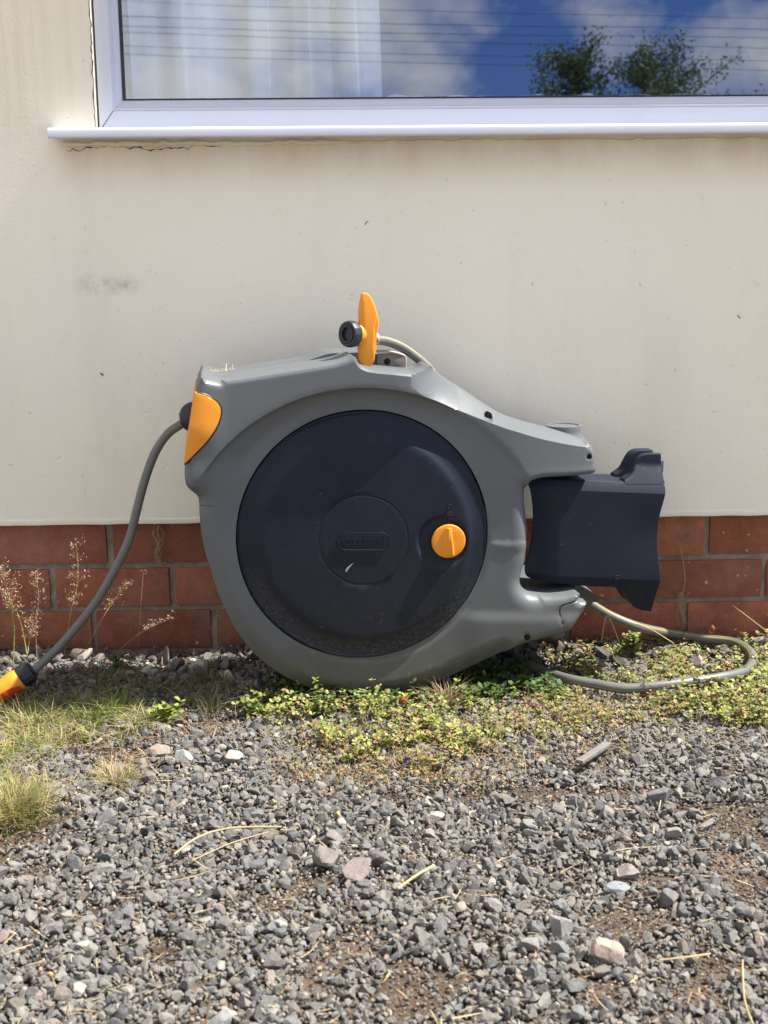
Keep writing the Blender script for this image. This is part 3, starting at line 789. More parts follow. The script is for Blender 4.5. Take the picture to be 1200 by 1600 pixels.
# knob
kc = at_face(699, 843.5, .0065)
mb = MB(); kr = 26.5 * sc
lathe(mb, kc, (0, -1, 0), [(kr * .98, -.004), (kr, .001), (kr, .0045), (kr * .96, .0062), (kr * .9, .0066), (kr * .5, .0062), (.0001, .006)], 64)
knob = mb.obj('knob', M['orange'], reel, 40)
mb = MB(); lathe(mb, kc, (0, -1, 0), [(kr * 1.06, -.003), (kr * 1.06, .0022), (kr * 1.0, .0022), (kr * 1.0, -.003)], 64); mb.obj('knob_gap', M['dark'], reel)
V = []; F = []                                                    # grip of the knob: a tapering vertical bar
nz2 = 13
for i in range(nz2):
    t = i / (nz2 - 1); z = (1 - 2 * t) * kr * .80; hh = .017 * math.sin(math.pi * min(1, max(0, .12 + .76 * t))) ** .4; wd = .0036 + .0014 * t; xo = .0006 + .003 * t * t
    for (dx, dh) in ((-wd * 3.0, .004), (-wd, .55 * hh + .003), (-.4 * wd, .006 + hh * .55), (.6 * wd, .006 + hh * .55), (wd, .55 * hh + .002), (wd * 1.5, .004)):
        V.append((kc[0] + dx + xo, kc[1] - dh, kc[2] + z))
for i in range(nz2 - 1):
    for k in range(5): F.append((i * 6 + k, i * 6 + k + 1, (i + 1) * 6 + k + 1, (i + 1) * 6 + k))
F += [tuple(range(6)), tuple(reversed(range((nz2 - 1) * 6, nz2 * 6)))]
mesh_obj('grip', V, F, M['orange'], knob, 50)
# orange cheek at the hose outlet
ch = [(304.6, 611), (308, 610), (320, 613), (333, 620), (342, 629), (345, 639), (343, 652), (337, 666), (327, 681), (312, 698), (292, 718), (287.8, 720), (290, 700), (294.5, 672), (299.5, 640)]
choc = catmull(ch, 5, True)
V, F = relief(choc, [], lambda P: body_h(P, False) - rnd(dist_poly(P, choc)[0], 2.5, .0022) + .0032, FP, -.12, 5., rings=(1, 2.5, 5))
mesh_obj('outlet_cheek', V, F, M['orange'], reel, 40)
ch2 = ch[:]; mb = MB()
P = [np.array(on_y(u, v, FP)) for u, v in catmull(ch[1:12], 6)]
Hh = body_h(np.array(catmull(ch[1:12], 6)), False)
for p, h in zip(P, Hh): p[1] -= h + .0004
tube(mb, P, .0019, 8); mb.obj('cheek_seam', M['dmark'], reel, 60)
YH = -.205
mb = MB(); c = on_y(303, 652, YH)
lathe(mb, c, (-1, 0, -.12), [(.0262, -.012), (.0262, .0), (.0255, .006), (.0225, .0125), (.0175, .0185), (.0105, .0228), (.0088, .0235)], 40); mb.obj('outlet_boss', M['blk'], reel, 50)
# socket on the arm
yT = -.205; c = on_y(881, 664, yT); sT = (on_y(908.5, 664, yT)[0] - on_y(853.5, 664, yT)[0]) / 2
mb = MB(); lathe(mb, c, (0, 0, 1), [(sT * 1.5, -.036), (sT * 1.22, -.026), (sT * 1.03, -.016), (sT * .97, -.008), (sT, -.001), (sT * .985, .0), (sT * .84, .0), (sT * .82, -.002), (sT * .82, -.02)], 48)
mb.obj('pivot_socket', M['grey'], reel, 35)
mb = MB(); lathe(mb, c, (0, 0, 1), [(sT * .80, -.006), (sT * .80, -.0015), (sT * .1, -.0015)], 40); mb.obj('socket_cap', M['grey'], reel, 50)
# moulded foot at the lower right
mb = MB(); p = on_y(868, 990, -.26); q = on_y(866, 996, -.26)
lathe(mb, q, (0, 0, 1), [(.013, 0.0), (.017, .004), (.02, .016), (.02, .03)], 24); mb.obj('foot', M['greyd'], reel, 50)

# wall mount, swung out to the right (moves with the reel: a part of it)
YB = -.292
mfront = [(829, 752), (833, 770), (836, 795), (836.5, 815), (835, 842), (829, 872), (824, 890), (826, 902), (837, 910), (870, 914), (900, 917), (926, 919), (950, 919.5), (964, 920.5), (976, 926), (986, 934), (991, 945), (998, 954), (1008, 960), (1018, 962.5), (1026, 963.5), (1028.5, 963), (1030, 940), (1033, 908), (1031, 885), (1029, 862), (1029, 838), (1032, 806), (1037, 786), (1040.5, 771), (1041, 752), (1041.5, 757)]
mtop = [(1041, 756), (1000, 756), (960, 754), (930, 752), (880, 751), (850, 750)]
mo = catmull(mfront[:-2] + [(1039.5, 757), (1020, 756)] + mtop[2:], 3, True)
mo_s = resample(mo, 2.2)
def mount_h(P):
    x, y = P[:, 0], P[:, 1]
    top = np.interp(x, [820, 915, 1040], [764, 767, 772]); bot = np.interp(x, [820, 1033], [898, 907])
    H = np.zeros(len(P)); H -= .0085 * np.clip((top - y) / 16, 0, 3) ** 1.1
    H -= .012 * np.clip((y - bot) / 14, 0, 4) ** .9 * .8
    H -= .018 * (1 - sstep((x - 828) / 45))
    H -= .0035 * np.exp(-((y - 838) / 48) ** 2) * sstep((x - 930) / 90)
    H -= rnd(dist_poly(P, mo_s)[0], 2.2, .0016)
    return np.maximum(H, -.06)
fe = [[(840, 764.6), (915, 767), (1039, 772)], [(840, 766.6), (915, 769), (1039, 774)], [(838, 898.6), (1032, 907)], [(838, 896.6), (1032, 905)]]
V, F = relief(mo, [], mount_h, YB, YB + .090, 5., rings=(1, 2.5), feats=fe)
bkm = V[:, 1] > YB + .0895; xa_, xb_ = on_y(829, 800, YB)[0], on_y(930, 800, YB)[0]
V[bkm, 0] += .030 * np.clip((xb_ - V[bkm, 0]) / (xb_ - xa_), 0, 1)
mount = mesh_obj('wall_mount', V, F, M['navyb'], reel, 22)
# raised ears front and back with an open channel between them
ear = catmull([(980, 757), (979, 754), (980, 751), (985, 748), (993, 741.5), (998, 732), (1003, 723), (1009, 716), (1018, 712.5), (1030, 712), (1039.5, 712.3), (1040.8, 713.5), (1041, 725), (1041, 742), (1040.8, 755), (1039.5, 757), (1010, 757.5)], 4, True)
ear_s = resample(ear, 2.2)
V, F = relief(ear, [], lambda P: .0002 - rnd(dist_poly(P, ear_s)[0], 2.2, .0016) * (P[:, 1] < 750) - .0085 * np.clip((np.interp(P[:, 0], [820, 915, 1040], [764, 767, 772]) - P[:, 1]) / 16, 0, 2.6) ** 1.1, YB, YB + .036, 5., rings=(1, 2.5, 4.5))
mesh_obj('front_ear', V, F, M['navyb'], mount, 40)
ec = ear.copy()
V, F = relief(ear, [], lambda P: -.064 - rnd(dist_poly(P, ear_s)[0], 3, .003), YB, YB + .089, 5., rings=(1, 2.5, 4.5))
mesh_obj('rear_ear', V, F, M['navyb'], mount, 40)
mb = MB(); a = on_y(1034, 771, YB); b = on_y(1041, 716, YB)
mb.box((a[0], YB + .029, a[2]), (b[0], YB + .066, b[2]), bev=.002); mb.obj('end_web', M['navyb'], mount, 40)
mb = MB()
pts = [on_y(u, v, YB + .03) for u, v in ((975, 755), (985, 750), (993, 742), (1000, 732), (1008, 723), (1037, 720))]
V = []; F = []
for p in pts: V += [(p[0], YB + .03, p[2]), (p[0], YB + .066, p[2]), (p[0], YB + .066, p[2] - .02), (p[0], YB + .03, p[2] - .02)]
for i in range(len(pts) - 1):
    for k in range(4): F.append((i * 4 + k, i * 4 + (k + 1) % 4, i * 4 + 4 + (k + 1) % 4, i * 4 + 4 + k))
mesh_obj('channel_floor', V, F, M['grey'], mount, 50)
mb = MB(); a = on_y(961, 904.5, YB - .002); b = on_y(968, 899.5, YB - .002); P = [(a[0], a[1], a[2]), (b[0], a[1], a[2]), (b[0], a[1], b[2]), (a[0], a[1], b[2]), (a[0], a[1], a[2])]
tube(mb, resample(P, .001, False), .0006, 6); mb.obj('moulded_mark', M['dmark'], mount)
# hinge pin barrels joining mount and arms
mb = MB(); c = on_y(884, 757, -.205); c2 = on_y(884, 925, -.205)
lathe(mb, c, (0, 0, 1), [(.016, -.01), (.016, .03)], 24); mb.obj('hinge_pin', M['blk'], reel, 40); mb = MB(); lathe(mb, c2, (0, 0, 1), [(.016, -.02), (.016, .02)], 24); mb.obj('hinge_pin', M['blk'], reel, 40)

# lever on top
lev = [(568, 457.5), (574, 458.5), (580, 464), (586, 478), (589, 490), (588, 501), (585.5, 512), (585.5, 524), (584.5, 540), (586, 552), (585, 564), (580, 572), (573, 575), (566, 573), (561, 564), (560, 552), (560, 520), (561, 500), (561, 486), (563, 470), (565.5, 460)]
YL = -.262; lc = catmull(lev, 5, True); lcs = resample(lc, 1.6)
def lev_h(P): return -.0035 * np.clip((567 + .03 * (P[:, 1] - 470) - P[:, 0]) / 6, 0, 1.5) - .004 * ((P[:, 1] - 520) / 60) ** 2 - rnd(dist_poly(P, lcs)[0], 2, .0016)
V, F = relief(lc, [], lev_h, YL, YL + .012, 4., rings=(1, 2.2, 4), fine=1.6)
lever = mesh_obj('lever', V, F, M['orange'], reel, 35)
lev2 = catmull([(583, 474), (588, 486), (591.5, 497), (592, 508), (589.5, 520), (588, 532), (588, 548), (584, 556), (578, 556), (578, 474)], 4, True)
V, F = relief(lev2, [], lambda P: -rnd(dist_poly(P, lev2)[0], 2, .0016), YL + .013, YL + .034, 5., rings=(1, 2.2), fine=1.6)
mesh_obj('lever_rib', V, F, M['orange'], lever, 35)
# connector parked behind the lever (separate from the reel: tail of the hose)
def fitting(name, label, c, axis, mats, k=1., group=None):
    root = empty(name, tuple(c), label, 'hose connector')
    return root
c0 = on_y(544, 522, -.262); ax = np.array((-.78, -.60, .05)); ax /= np.linalg.norm(ax)
tail = empty('supply_hose', tuple(c0), 'short grey hose end with orange connector behind the lever on top of the reel', 'hose')
mb = MB()
lathe(mb, c0 - ax * .004, ax, [(.0185, -.010), (.0208, -.009), (.0214, -.004), (.0214, .004), (.0205, .0065), (.0175, .0072), (.0155, .0066), (.0155, .003)], 48, mod=lambda j, a: 1 + (.02 * math.cos(12 * a) if j in (1, 2, 3) else 0))
mb.obj('collar', M['blk'], tail, 40)
mb = MB(); lathe(mb, c0 - ax * .004, ax, [(.0135, -.004), (.0145, .0066), (.0145, .0078), (.0112, .0078), (.0108, -.002)], 48, mod=lambda j, a: 1 + .04 * (math.cos(6 * a) > .6)); mb.obj('inner_ring', M['blk'], tail, 40)
mb = MB(); lathe(mb, c0 - ax * .004, ax, [(.0001, .0018), (.0112, .0018), (.0112, .0022), (.0001, .0022)], 32); mb.obj('bore', M['dark'], tail)
mb = MB(); lathe(mb, c0 - ax * .012, ax, [(.0100, -.045), (.0130, -.04), (.0172, -.028), (.0188, -.014), (.0190, .0), (.0175, .003)], 48); mb.obj('barrel', M['orange'], tail, 40)
hs = on_y(585, 530, -.226)
mb = MB(); lathe(mb, on_y(586, 530, -.222), np.array((-1, -.25, .08)), [(.0098, -.005), (.0104, -.004), (.0104, .004), (.0098, .005)], 32); mb.obj('ferrule', M['sheen'], tail, 40)
P = [c0 - ax * .04, hs, on_y(604, 533, -.212), on_y(625, 541, -.204), on_y(645, 554, -.200), on_y(662, 568, -.198), on_y(676, 583, -.196), on_y(686, 600, -.195)]
mb = MB(); tube(mb, catmull(P, 8), .0080, 32, stripes={4, 20}); mb.obj('hose_tube', [M['hose'], M['stripe']], tail, 60)
# outlet hose, left
P = [(300, 654, YH), (283, 663, YH), (262, 678, YH), (245, 702, YH), (233, 730, YH), (222, 765, YH), (213, 800, YH), (202, 842, YH), (181, 887, YH), (152, 937, YH), (115, 985, YH), (80, 1023, YH - .005), (50, 1050, YH - .012), (36, 1060, YH - .015)]
W = np.array([on_y(*p) for p in P])
oh = empty('outlet_hose', tuple(W[-1]), 'grey hose arching down from the left end of the reel to an orange connector', 'hose')
mb = MB(); tube(mb, catmull(W, 8), .0074, 32, stripes={3, 11}); mb.obj('hose_tube', [M['hose'], M['stripe']], oh, 60)
d = W[-1] - W[-2]; d /= np.linalg.norm(d); c = on_y(43, 1052, YH - .014)
mb = MB(); lathe(mb, c, d, [(.0105, -.012), (.0165, -.008), (.0188, -.003), (.0192, .0), (.0192, .010), (.0180, .014)], 48, mod=lambda j, a: 1 + (.05 if math.cos(14 * a) > .1 else 0) * (j in (1, 2, 3, 4))); mb.obj('nut', M['blk'], oh, 30)
mb = MB(); lathe(mb, c, d, [(.0165, .012), (.0185, .015), (.0200, .024), (.0202, .032), (.0188, .042), (.0195, .050), (.0175, .056), (.0175, .062)], 48); mb.obj('barrel', M['orange'], oh, 40)
mb = MB(); side = np.array((.25, -.75, -.62)); side -= d * side.dot(d); side /= np.linalg.norm(side)
V = []; F = []; B2 = np.cross(d, side)
for i in range(9):
    for k in range(9):
        s = i / 8; a = (k / 8 - .5) * 1.6 * (1 - .25 * (1 - s) ** 3 * 2); r = float(np.interp(.020 + .034 * s, [.015, .024, .032, .042, .050, .056], [.0185, .0200, .0202, .0188, .0195, .0175])) + .0012
        V.append(c + d * (.020 + .034 * s) + r * (math.cos(a) * side + math.sin(a) * B2))
for i in range(8):
    for k in range(8): F.append((i * 9 + k, i * 9 + k + 1, i * 9 + k + 10, i * 9 + k + 9))
o = mesh_obj('grip_pad', V, F, M['red'], oh, 60)
mb = MB(); lathe(mb, c, d, [(.0150, .060), (.0150, .070), (.012, .072)], 40); mb.obj('bore', M['blk'], oh, 40)
for i_, (u_, v_) in enumerate(((337, 580), (357, 579))):
    rs = np.random.RandomState(90 + i_); c_ = on_y(u_, v_, -.26); mb = MB()
    for _ in range(7 + 5 * i_):
        a_ = c_ + rs.normal(0, .004, 3) * np.array((1.6, 1, .2)); d_ = rs.normal(0, .004, 3) * np.array((1, 1, .3 + .6 * i_)); d_[2] = abs(d_[2]); tube(mb, np.linspace(a_, a_ + d_, 3), .0005, 5)
    o_ = mesh_obj('straw_crumbs', mb.V, mb.F, M['straw'], None, 60, colattr=np.tile((.62, .50, .28), (len(mb.V), 1)), loc=c_); tag(o_, ['flat crumbs of straw lying on the top left corner of the reel', 'tiny upright tuft of straw on the top of the reel near its left end'][i_], 'straw'); settle(o_)
for o_ in (reel, tail, oh): settle(o_)
use_frame(False)
# supply loop lying on the ground at right
HR = .0085
def gpt(u, v, lift=0.): p = on_z(u, v, HR + lift); p[2] = HR + lift + float(gh(p[0], p[1])) + .011; return p
P = [on_y(895, 925, -.15), on_y(925, 945, -.13), on_y(958, 964, -.12), on_y(1000, 980, -.115), gpt(1050, 993, .01), gpt(1100, 1000, .006), gpt(1145, 1009, .004), gpt(1170, 1023, .004), gpt(1176, 1038, .004), gpt(1160, 1054, .004), gpt(1115, 1068, .004), gpt(1050, 1076, .004), gpt(980, 1078, .004), gpt(930, 1073, .004), gpt(885, 1066, .003), gpt(840, 1048, .002), gpt(805, 1032, .002), gpt(770, 1012, .0), gpt(700, 1004, 0)]
mb = MB(); tube(mb, catmull(P, 10), HR, 32, stripes={4, 5, 13, 23}); lo = mb.obj('loop_hose', [M['hose'], M['stripe']], None, 60, loc=tuple(P[8]))
tag(lo, 'grey hose with yellow stripes looping over the weeds to the right of the reel', 'hose')

# ------------------------------------------------------------------ ground
gnd = mesh_obj('ground', [(-60, -60, -.035), (60, -60, -.035), (60, 60, -.035), (-60, 60, -.035)], [(0, 1, 2, 3)], M['far']); tag(gnd, 'gravel drive', kind='structure')
nx, ny = 230, 170; gx_ = np.linspace(-1.5, 1.5, nx); gy_ = np.linspace(-1.75, .02, ny)
XX, YY = np.meshgrid(gx_, gy_); rs = np.random.RandomState(4)
ZZ = gh(XX, YY) - .003 + rs.normal(0, .0012, XX.shape); edge = np.clip(np.minimum.reduce([XX + 1.5, 1.5 - XX, YY + 1.75]) / .12, 0, 1); ZZ = ZZ - .04 * (1 - edge) ** 2
V = np.stack([XX.ravel(), YY.ravel(), ZZ.ravel()], 1); ii = np.arange(nx * ny).reshape(ny, nx)
T = np.stack([ii[:-1, :-1].ravel(), ii[:-1, 1:].ravel(), ii[1:, 1:].ravel(), ii[1:, :-1].ravel()], 1)
soil = mesh_fast('soil', V, T, M['soil'], smooth=True); tag(soil, 'dry brown soil under the gravel', kind='structure')

# value noise for patches
class VN:
    def __init__(s, seed, cell): s.g = np.random.RandomState(seed).rand(80, 80); s.c = cell
    def __call__(s, x, y):
        u = (np.asarray(x) + 20) / s.c; v = (np.asarray(y) + 20) / s.c; i = np.floor(u).astype(int); j = np.floor(v).astype(int); fu = u - i; fv = v - j
        fu = fu * fu * (3 - 2 * fu); fv = fv * fv * (3 - 2 * fv); g = s.g
        a = g[i % 80, j % 80]; b = g[(i + 1) % 80, j % 80]; c = g[i % 80, (j + 1) % 80]; d = g[(i + 1) % 80, (j + 1) % 80]
        return (a * (1 - fu) + b * fu) * (1 - fv) + (c * (1 - fu) + d * fu) * fv
vn1, vn2, vn3 = VN(1, .16), VN(2, .05), VN(3, .3)
def bare(x, y): return .6 * vn1(x, y) + .4 * vn2(x, y)
bare_spots = [(500, 1375, .05), (640, 1550, .06), (940, 1545, .05), (1130, 1500, .05), (430, 1405, .06), (700, 1530, .04), (260, 1480, .05), (200, 1180, .10), (330, 1130, .08), (60, 1290, .08)]
BS = [(*on_z(u, v)[:2], r) for u, v, r in bare_spots]

def rock_variant(rs, sub=2, cuts=9):
    bm = bmesh.new(); bmesh.ops.create_icosphere(bm, subdivisions=sub, radius=1)
    V = np.array([v.co[:] for v in bm.verts]); F = np.array([[v.index for v in f.verts] for f in bm.faces]); bm.free()
    V *= rs.uniform(.75, 1.25, 3)
    for _ in range(cuts):
        n = rs.normal(0, 1, 3); n /= np.linalg.norm(n); d = rs.uniform(.34, .74)
        s = V @ n - d; V = V - np.outer(np.clip(s, 0, None), n)
    V *= 1 + rs.normal(0, .025, (len(V), 1))
    V /= np.abs(V).max()
    return V, F
PAL = np.array((.58, .572, .535)) * np.array([(.190, .188, .186), (.150, .150, .156), (.235, .225, .212), (.28, .262, .24), (.195, .17, .152), (.115, .118, .128), (.40, .38, .345), (.27, .215, .185), (.175, .183, .195), (.32, .305, .28)])
PW = np.array([.20, .15, .15, .11, .09, .11, .04, .05, .07, .03])
def scatter(xy, size, cls, rs, sub, nvar, flat=(.4, .95), tilt=.75, lift=(.1, .5), pal=PAL, pw=PW):
    Vs, Fs, Cs = [], [], []; off = 0
    var = [rock_variant(rs, sub, rs.randint(7, 13)) for _ in range(nvar)]; which = rs.randint(0, nvar, len(xy))
    for k, (BV, BF) in enumerate(var):
        m = np.where(which == k)[0]
        if not len(m): continue
        n = len(m); S = np.stack([rs.uniform(.75, 1.15, n), rs.uniform(.6, 1.0, n), rs.uniform(*flat, n)], 1) * size[m][:, None]
        az = rs.uniform(0, 6.283, n); ta = rs.normal(0, tilt, n); tb = rs.normal(0, tilt, n)
        ca, sa, cb, sb, cc, sc_ = np.cos(az), np.sin(az), np.cos(ta), np.sin(ta), np.cos(tb), np.sin(tb)
        Z0 = np.zeros(n); O = np.ones(n)
        Rz = np.stack([ca, -sa, Z0, sa, ca, Z0, Z0, Z0, O], 1).reshape(n, 3, 3)
        Rx = np.stack([O, Z0, Z0, Z0, cb, -sb, Z0, sb, cb], 1).reshape(n, 3, 3)
        Ry = np.stack([cc, Z0, sc_, Z0, O, Z0, -sc_, Z0, cc], 1).reshape(n, 3, 3)
        Rm = Rz @ Rx @ Ry
        W = np.einsum('nij,nvj->nvi', Rm, BV[None] * S[:, None, :])
        pos = np.stack([xy[m, 0], xy[m, 1], gh(xy[m, 0], xy[m, 1]) + size[m] * rs.uniform(*lift, n)], 1)
        W += pos[:, None, :]
        Vs.append(W.reshape(-1, 3)); nv = len(BV)
        Fs.append((BF[None] + (np.arange(n) * nv)[:, None, None]).reshape(-1, 3) + off); off += n * nv
        c = pal[rs.choice(len(pal), n, p=pw / pw.sum())] * rs.lognormal(0, .22, (n, 1)) + rs.uniform(-.003, .003, (n, 3))
        Cs.append(np.repeat(np.clip(c, .02, .8), nv, axis=0))
    return np.vstack(Vs), np.vstack(Fs), np.vstack(Cs)
def jgrid(cell, rs, x=(-1.35, 1.35), y=(-1.6, .0)):
    a = np.arange(x[0], x[1], cell); b = np.arange(y[0], y[1], cell); A, B = np.meshgrid(a, b)
    P = np.stack([A.ravel(), B.ravel()], 1) + rs.uniform(-.5, .5, (A.size, 2)) * cell
    P = P[P[:, 1] < -.004]
    u, v = to_px_arr(np.column_stack([P, np.zeros(len(P))]))
    return P[(u > -170) & (u < 1370) & (v < 1720)]
big_stones_px = []
rs = np.random.RandomState(11)
P1 = jgrid(.0084, rs)
bv = bare(P1[:, 0], P1[:, 1]); keep = bv < .70 + rs.uniform(-.09, .09, len(P1))
for (bx, by, br) in BS:
    keep &= ~((np.hypot((P1[:, 0] - bx), (P1[:, 1] - by) * .8) < br * .8 * rs.uniform(.3, 1.05, len(P1))))
near_wall = P1[:, 1] > -.34
keep &= ~(near_wall & (rs.rand(len(P1)) < .35))
P1 = P1[keep]
sz = rs.lognormal(math.log(.0062), .36, len(P1)); sz = np.clip(sz, 0.0034, .0150)
V1, F1, C1 = scatter(P1, sz, None, rs, 2, 26)
g1 = mesh_fast('gravel', V1, F1, M['stone'], C1); tag(g1, 'loose grey crushed stone gravel covering the drive', 'gravel', kind='stuff')
P2 = jgrid(.0068, rs); P2 = P2[rs.rand(len(P2)) < .8]; s2 = rs.uniform(.0016, .0040, len(P2))
pal2 = np.vstack([PAL, [(.30, .235, .175), (.22, .165, .12)]]); pw2 = np.append(PW, [.25, .25])
V2, F2, C2 = scatter(P2, s2, None, rs, 1, 14, lift=(.2, 1.6), pal=pal2, pw=pw2)
g2 = mesh_fast('grit', V2, F2, M['stone'], C2); tag(g2, 'fine brown and grey grit between the gravel stones', 'grit', kind='stuff')
# rubble and crumbs of mortar along the wall
P3 = jgrid(.011, rs, y=(-.17, -.004)); s3 = np.clip(rs.lognormal(math.log(.006), .55, len(P3)), .003, .022)
pal3 = np.array([(.10, .08, .065), (.19, .155, .125), (.36, .33, .29), (.05, .042, .035), (.12, .08, .06)])
V3, F3, C3 = scatter(P3, s3, None, rs, 2, 12, lift=(.2, .9), pal=pal3, pw=np.array([.3, .25, .1, .25, .1]))
g3 = mesh_fast('rubble', V3, F3, M['stone'], C3); tag(g3, 'crumbled mortar, mulch and stone along the foot of the wall', 'rubble', kind='stuff')

# single stones
def stone(u, v, wpx, hpx, color, label, seed, flat=.7, name='stone', yaw=0.):
    rs = np.random.RandomState(seed); c = on_z(u, v + hpx * .25, .004); k = np.linalg.norm(c - np.array(CAM)) / FPX
    BV, BF = rock_variant(rs, 3, 11); W = BV / (np.abs(BV).max(0)) * np.array((wpx * k / 2, wpx * k * .38, hpx * k / 2))
    ca, sa = math.cos(yaw), math.sin(yaw); W = W @ np.array([[ca, 0, sa], [0, 1, 0], [-sa, 0, ca]])
    loc = np.array((c[0], c[1], float(gh(c[0], c[1])) + hpx * k * .36 + .002))
    o = mesh_obj(name, W + loc, BF, M['stone'], None, 24, colattr=np.tile(np.array(color) * .66, (len(W), 1)), loc=loc)
    tag(o, label, 'stone', 'larger stones lying in the gravel'); return o
stone(511, 1338, 46, 44, (.25, .215, .185), 'brown pyramid shaped stone on bare soil, left of the pink one', 21)
stone(563, 1362, 52, 34, (.36, .285, .26), 'pinkish rounded block of stone just right of the brown pyramid stone', 22, yaw=.2)
stone(403, 1345, 27, 36, (.20, .205, .215), 'upright dark blue grey stone with a shadow, left of the brown pyramid stone', 23)
stone(519, 1303, 32, 30, (.30, .26, .235), 'brownish squarish stone just above the brown pyramid stone', 24)
stone(950, 1486, 50, 44, (.52, .40, .31), 'pale orange wedge shaped stone near the bottom right', 25, yaw=-.5)
stone(873, 1448, 40, 34, (.31, .30, .275), 'grey angular block above and left of the pale orange wedge', 26)
stone(822, 1475, 42, 25, (.33, .32, .31), 'flat fronted grey block, lowest left of the pale orange wedge', 27)
stone(362, 1180, 36, 26, (.52, .49, .42), 'cream white stone at the edge of the weeds, right of the blue white one', 28)
stone(288, 1181, 28, 32, (.46, .48, .50), 'blue white stone between the tan stone and the cream stone', 29)
stone(253, 1172, 38, 22, (.40, .32, .25), 'tan stone at the lower edge of the reel shadow', 30)
stone(1030, 1241, 36, 26, (.20, .20, .205), 'dark flat stone in the gravel at right below the wooden batten', 31)
stone(985, 1358, 42, 26, (.34, .28, .265), 'pinkish grey stone at right beside the flat blue slate piece', 32)
stone(966, 1379, 44, 15, (.27, .30, .32), 'flat blue grey slate piece lying below the pinkish grey stone', 33)
stone(681, 1272, 34, 18, (.50, .43, .36), 'pale peach stone below the middle clump of weeds', 34)
stone(438, 1443, 26, 20, (.55, .54, .52), 'small white stone standing out in the gravel at lower left', 35)
stone(716, 1421, 24, 18, (.50, .42, .32), 'small cream stone in the gravel right of centre', 36)
stone(344, 1584, 34, 30, (.26, .255, .25), 'grey chunky stone at the bottom edge left of centre', 37)
stone(1056, 1296, 30, 20, (.34, .31, .28), 'light brown stone in the gravel near the right edge', 38)
for k, (u, v, c, l) in enumerate([(427, 1248, (.55, .45, .18), 'small round yellow pebble below the weeds, left one of two'), (527, 1270, (.60, .47, .20), 'small yellow pebble just right of the other yellow pebble'), (77, 1509, (.62, .40, .12), 'orange yellow pebble at the lower left'), (601, 1495, (.45, .25, .17), 'small reddish brown pebble at the bottom centre')]):
    stone(u, v, 13, 12, c, l, 50 + k, name='pebble')

# ------------------------------------------------------------------ vegetation
class Veg:
    def __init__(s): s.V = []; s.F = []; s.C = []
    def quadstrip(s, pts, w, side, col, tip=True):
        b = len(s.V); n = len(pts)
        for i, p in enumerate(pts):
            ww = w * (1 - (i / (n - 1)) ** 1.8 * .9) / 2
            s.V.append(p - side * ww); s.V.append(p + side * ww); c = col * (.75 + .35 * i / (n - 1)); s.C += [c, c]
        for i in range(n - 1): s.F.append((b + 2 * i, b + 2 * i + 1, b + 2 * i + 3, b + 2 * i + 2))
    def quad(s, c, a, b_, col):
        b = len(s.V); s.V += [c - a * .15, c + a * .5 - b_ * .5, c + a, c + a * .5 + b_ * .5]; s.C += [col] * 4; s.F.append((b, b + 1, b + 2, b + 3))
    def build(s, name, m, **k):
        o = mesh_fast(name, np.array(s.V), np.array(s.F), m, np.clip(np.array(s.C) * .74, 0, 1), smooth=False); tag(o, **k) if k else None; return o
def blade(vg, p, h, lean, az, w, col, rs, seg=5):
    d = np.array((math.cos(az), math.sin(az), 0)); side = np.array((-math.sin(az + rs.normal(0, .5)), math.cos(az), rs.normal(0, .3))); side /= np.linalg.norm(side)
    pts = []
    for i in range(seg):
        t = i / (seg - 1); pts.append(p + d * (lean * h * t ** 1.9) + np.array((0, 0, h * (t - .35 * min(1.2, lean) * t * t * .9))))
    vg.quadstrip(pts, w, side, col)
GREEN = np.array((.095, .15, .035)); YG = np.array((.26, .30, .065)); STR = np.array((.47, .37, .20)); DRY = np.array((.30, .20, .10)); REDB = np.array((.26, .085, .04))
def in_region(polys, n, rs):
    """random ground points whose seat lies in one of the pixel polygons"""
    out = []; areas = [abs(sum(p[i][0] * p[(i + 1) % len(p)][1] - p[(i + 1) % len(p)][0] * p[i][1] for i in range(len(p)))) for p in polys]
    tot = sum(areas)
    for p, a in zip(polys, areas):
        pp = np.array(p, float); k = int(n * a / tot); lo_, hi = pp.min(0), pp.max(0); got = 0
        while got < k:
            q = rs.uniform(lo_, hi, (k * 2, 2)); q = q[inside(q, pp)][:k - got]; got += len(q); out += [on_z(u, v, 0.) for u, v in q + rs.normal(0, 1, q.shape) * np.array((16, 7))]
    return np.array(out)
def seat(p): return np.array((p[0], p[1], float(gh(p[0], p[1])) - .001))
rs = np.random.RandomState(21); vg = Veg()
# lawn strip, left
mats_g = [(YG, .25), (np.array((.155, .20, .045)), .2), (STR, .35), (np.array((.36, .34, .12)), .2)]
def gcol(rs, table):
    r = rs.rand() * sum(x[1] for x in table)
    for c, w_ in table:
        r -= w_
        if r <= 0: break
    return c * rs.uniform(.8, 1.25)
for p in in_region([[(-120, 1105), (60, 1095), (200, 1105), (250, 1130), (215, 1150), (90, 1165), (70, 1195), (-120, 1215)]], 4200, rs):
    t = vn2(p[0], p[1])
    if t < .25: continue
    blade(vg, seat(p), rs.uniform(.012, .038), rs.uniform(.4, 2.2), rs.uniform(0, 6.28), rs.uniform(.0010, .0024), gcol(rs, mats_g), rs)
for p in in_region([[(-120, 1050), (60, 1050), (380, 1045), (400, 1110), (240, 1120), (60, 1105), (-120, 1110)]], 2100, rs):
    if vn2(p[0], p[1] + 3) < .42: continue
    blade(vg, seat(p), rs.uniform(.015, .045), rs.uniform(.5, 2.2), rs.uniform(0, 6.28), rs.uniform(.0010, .0022), gcol(rs, [(np.array((.11, .16, .045)), .5), (np.array((.18, .20, .07)), .2), (STR * .8, .3)]), rs)
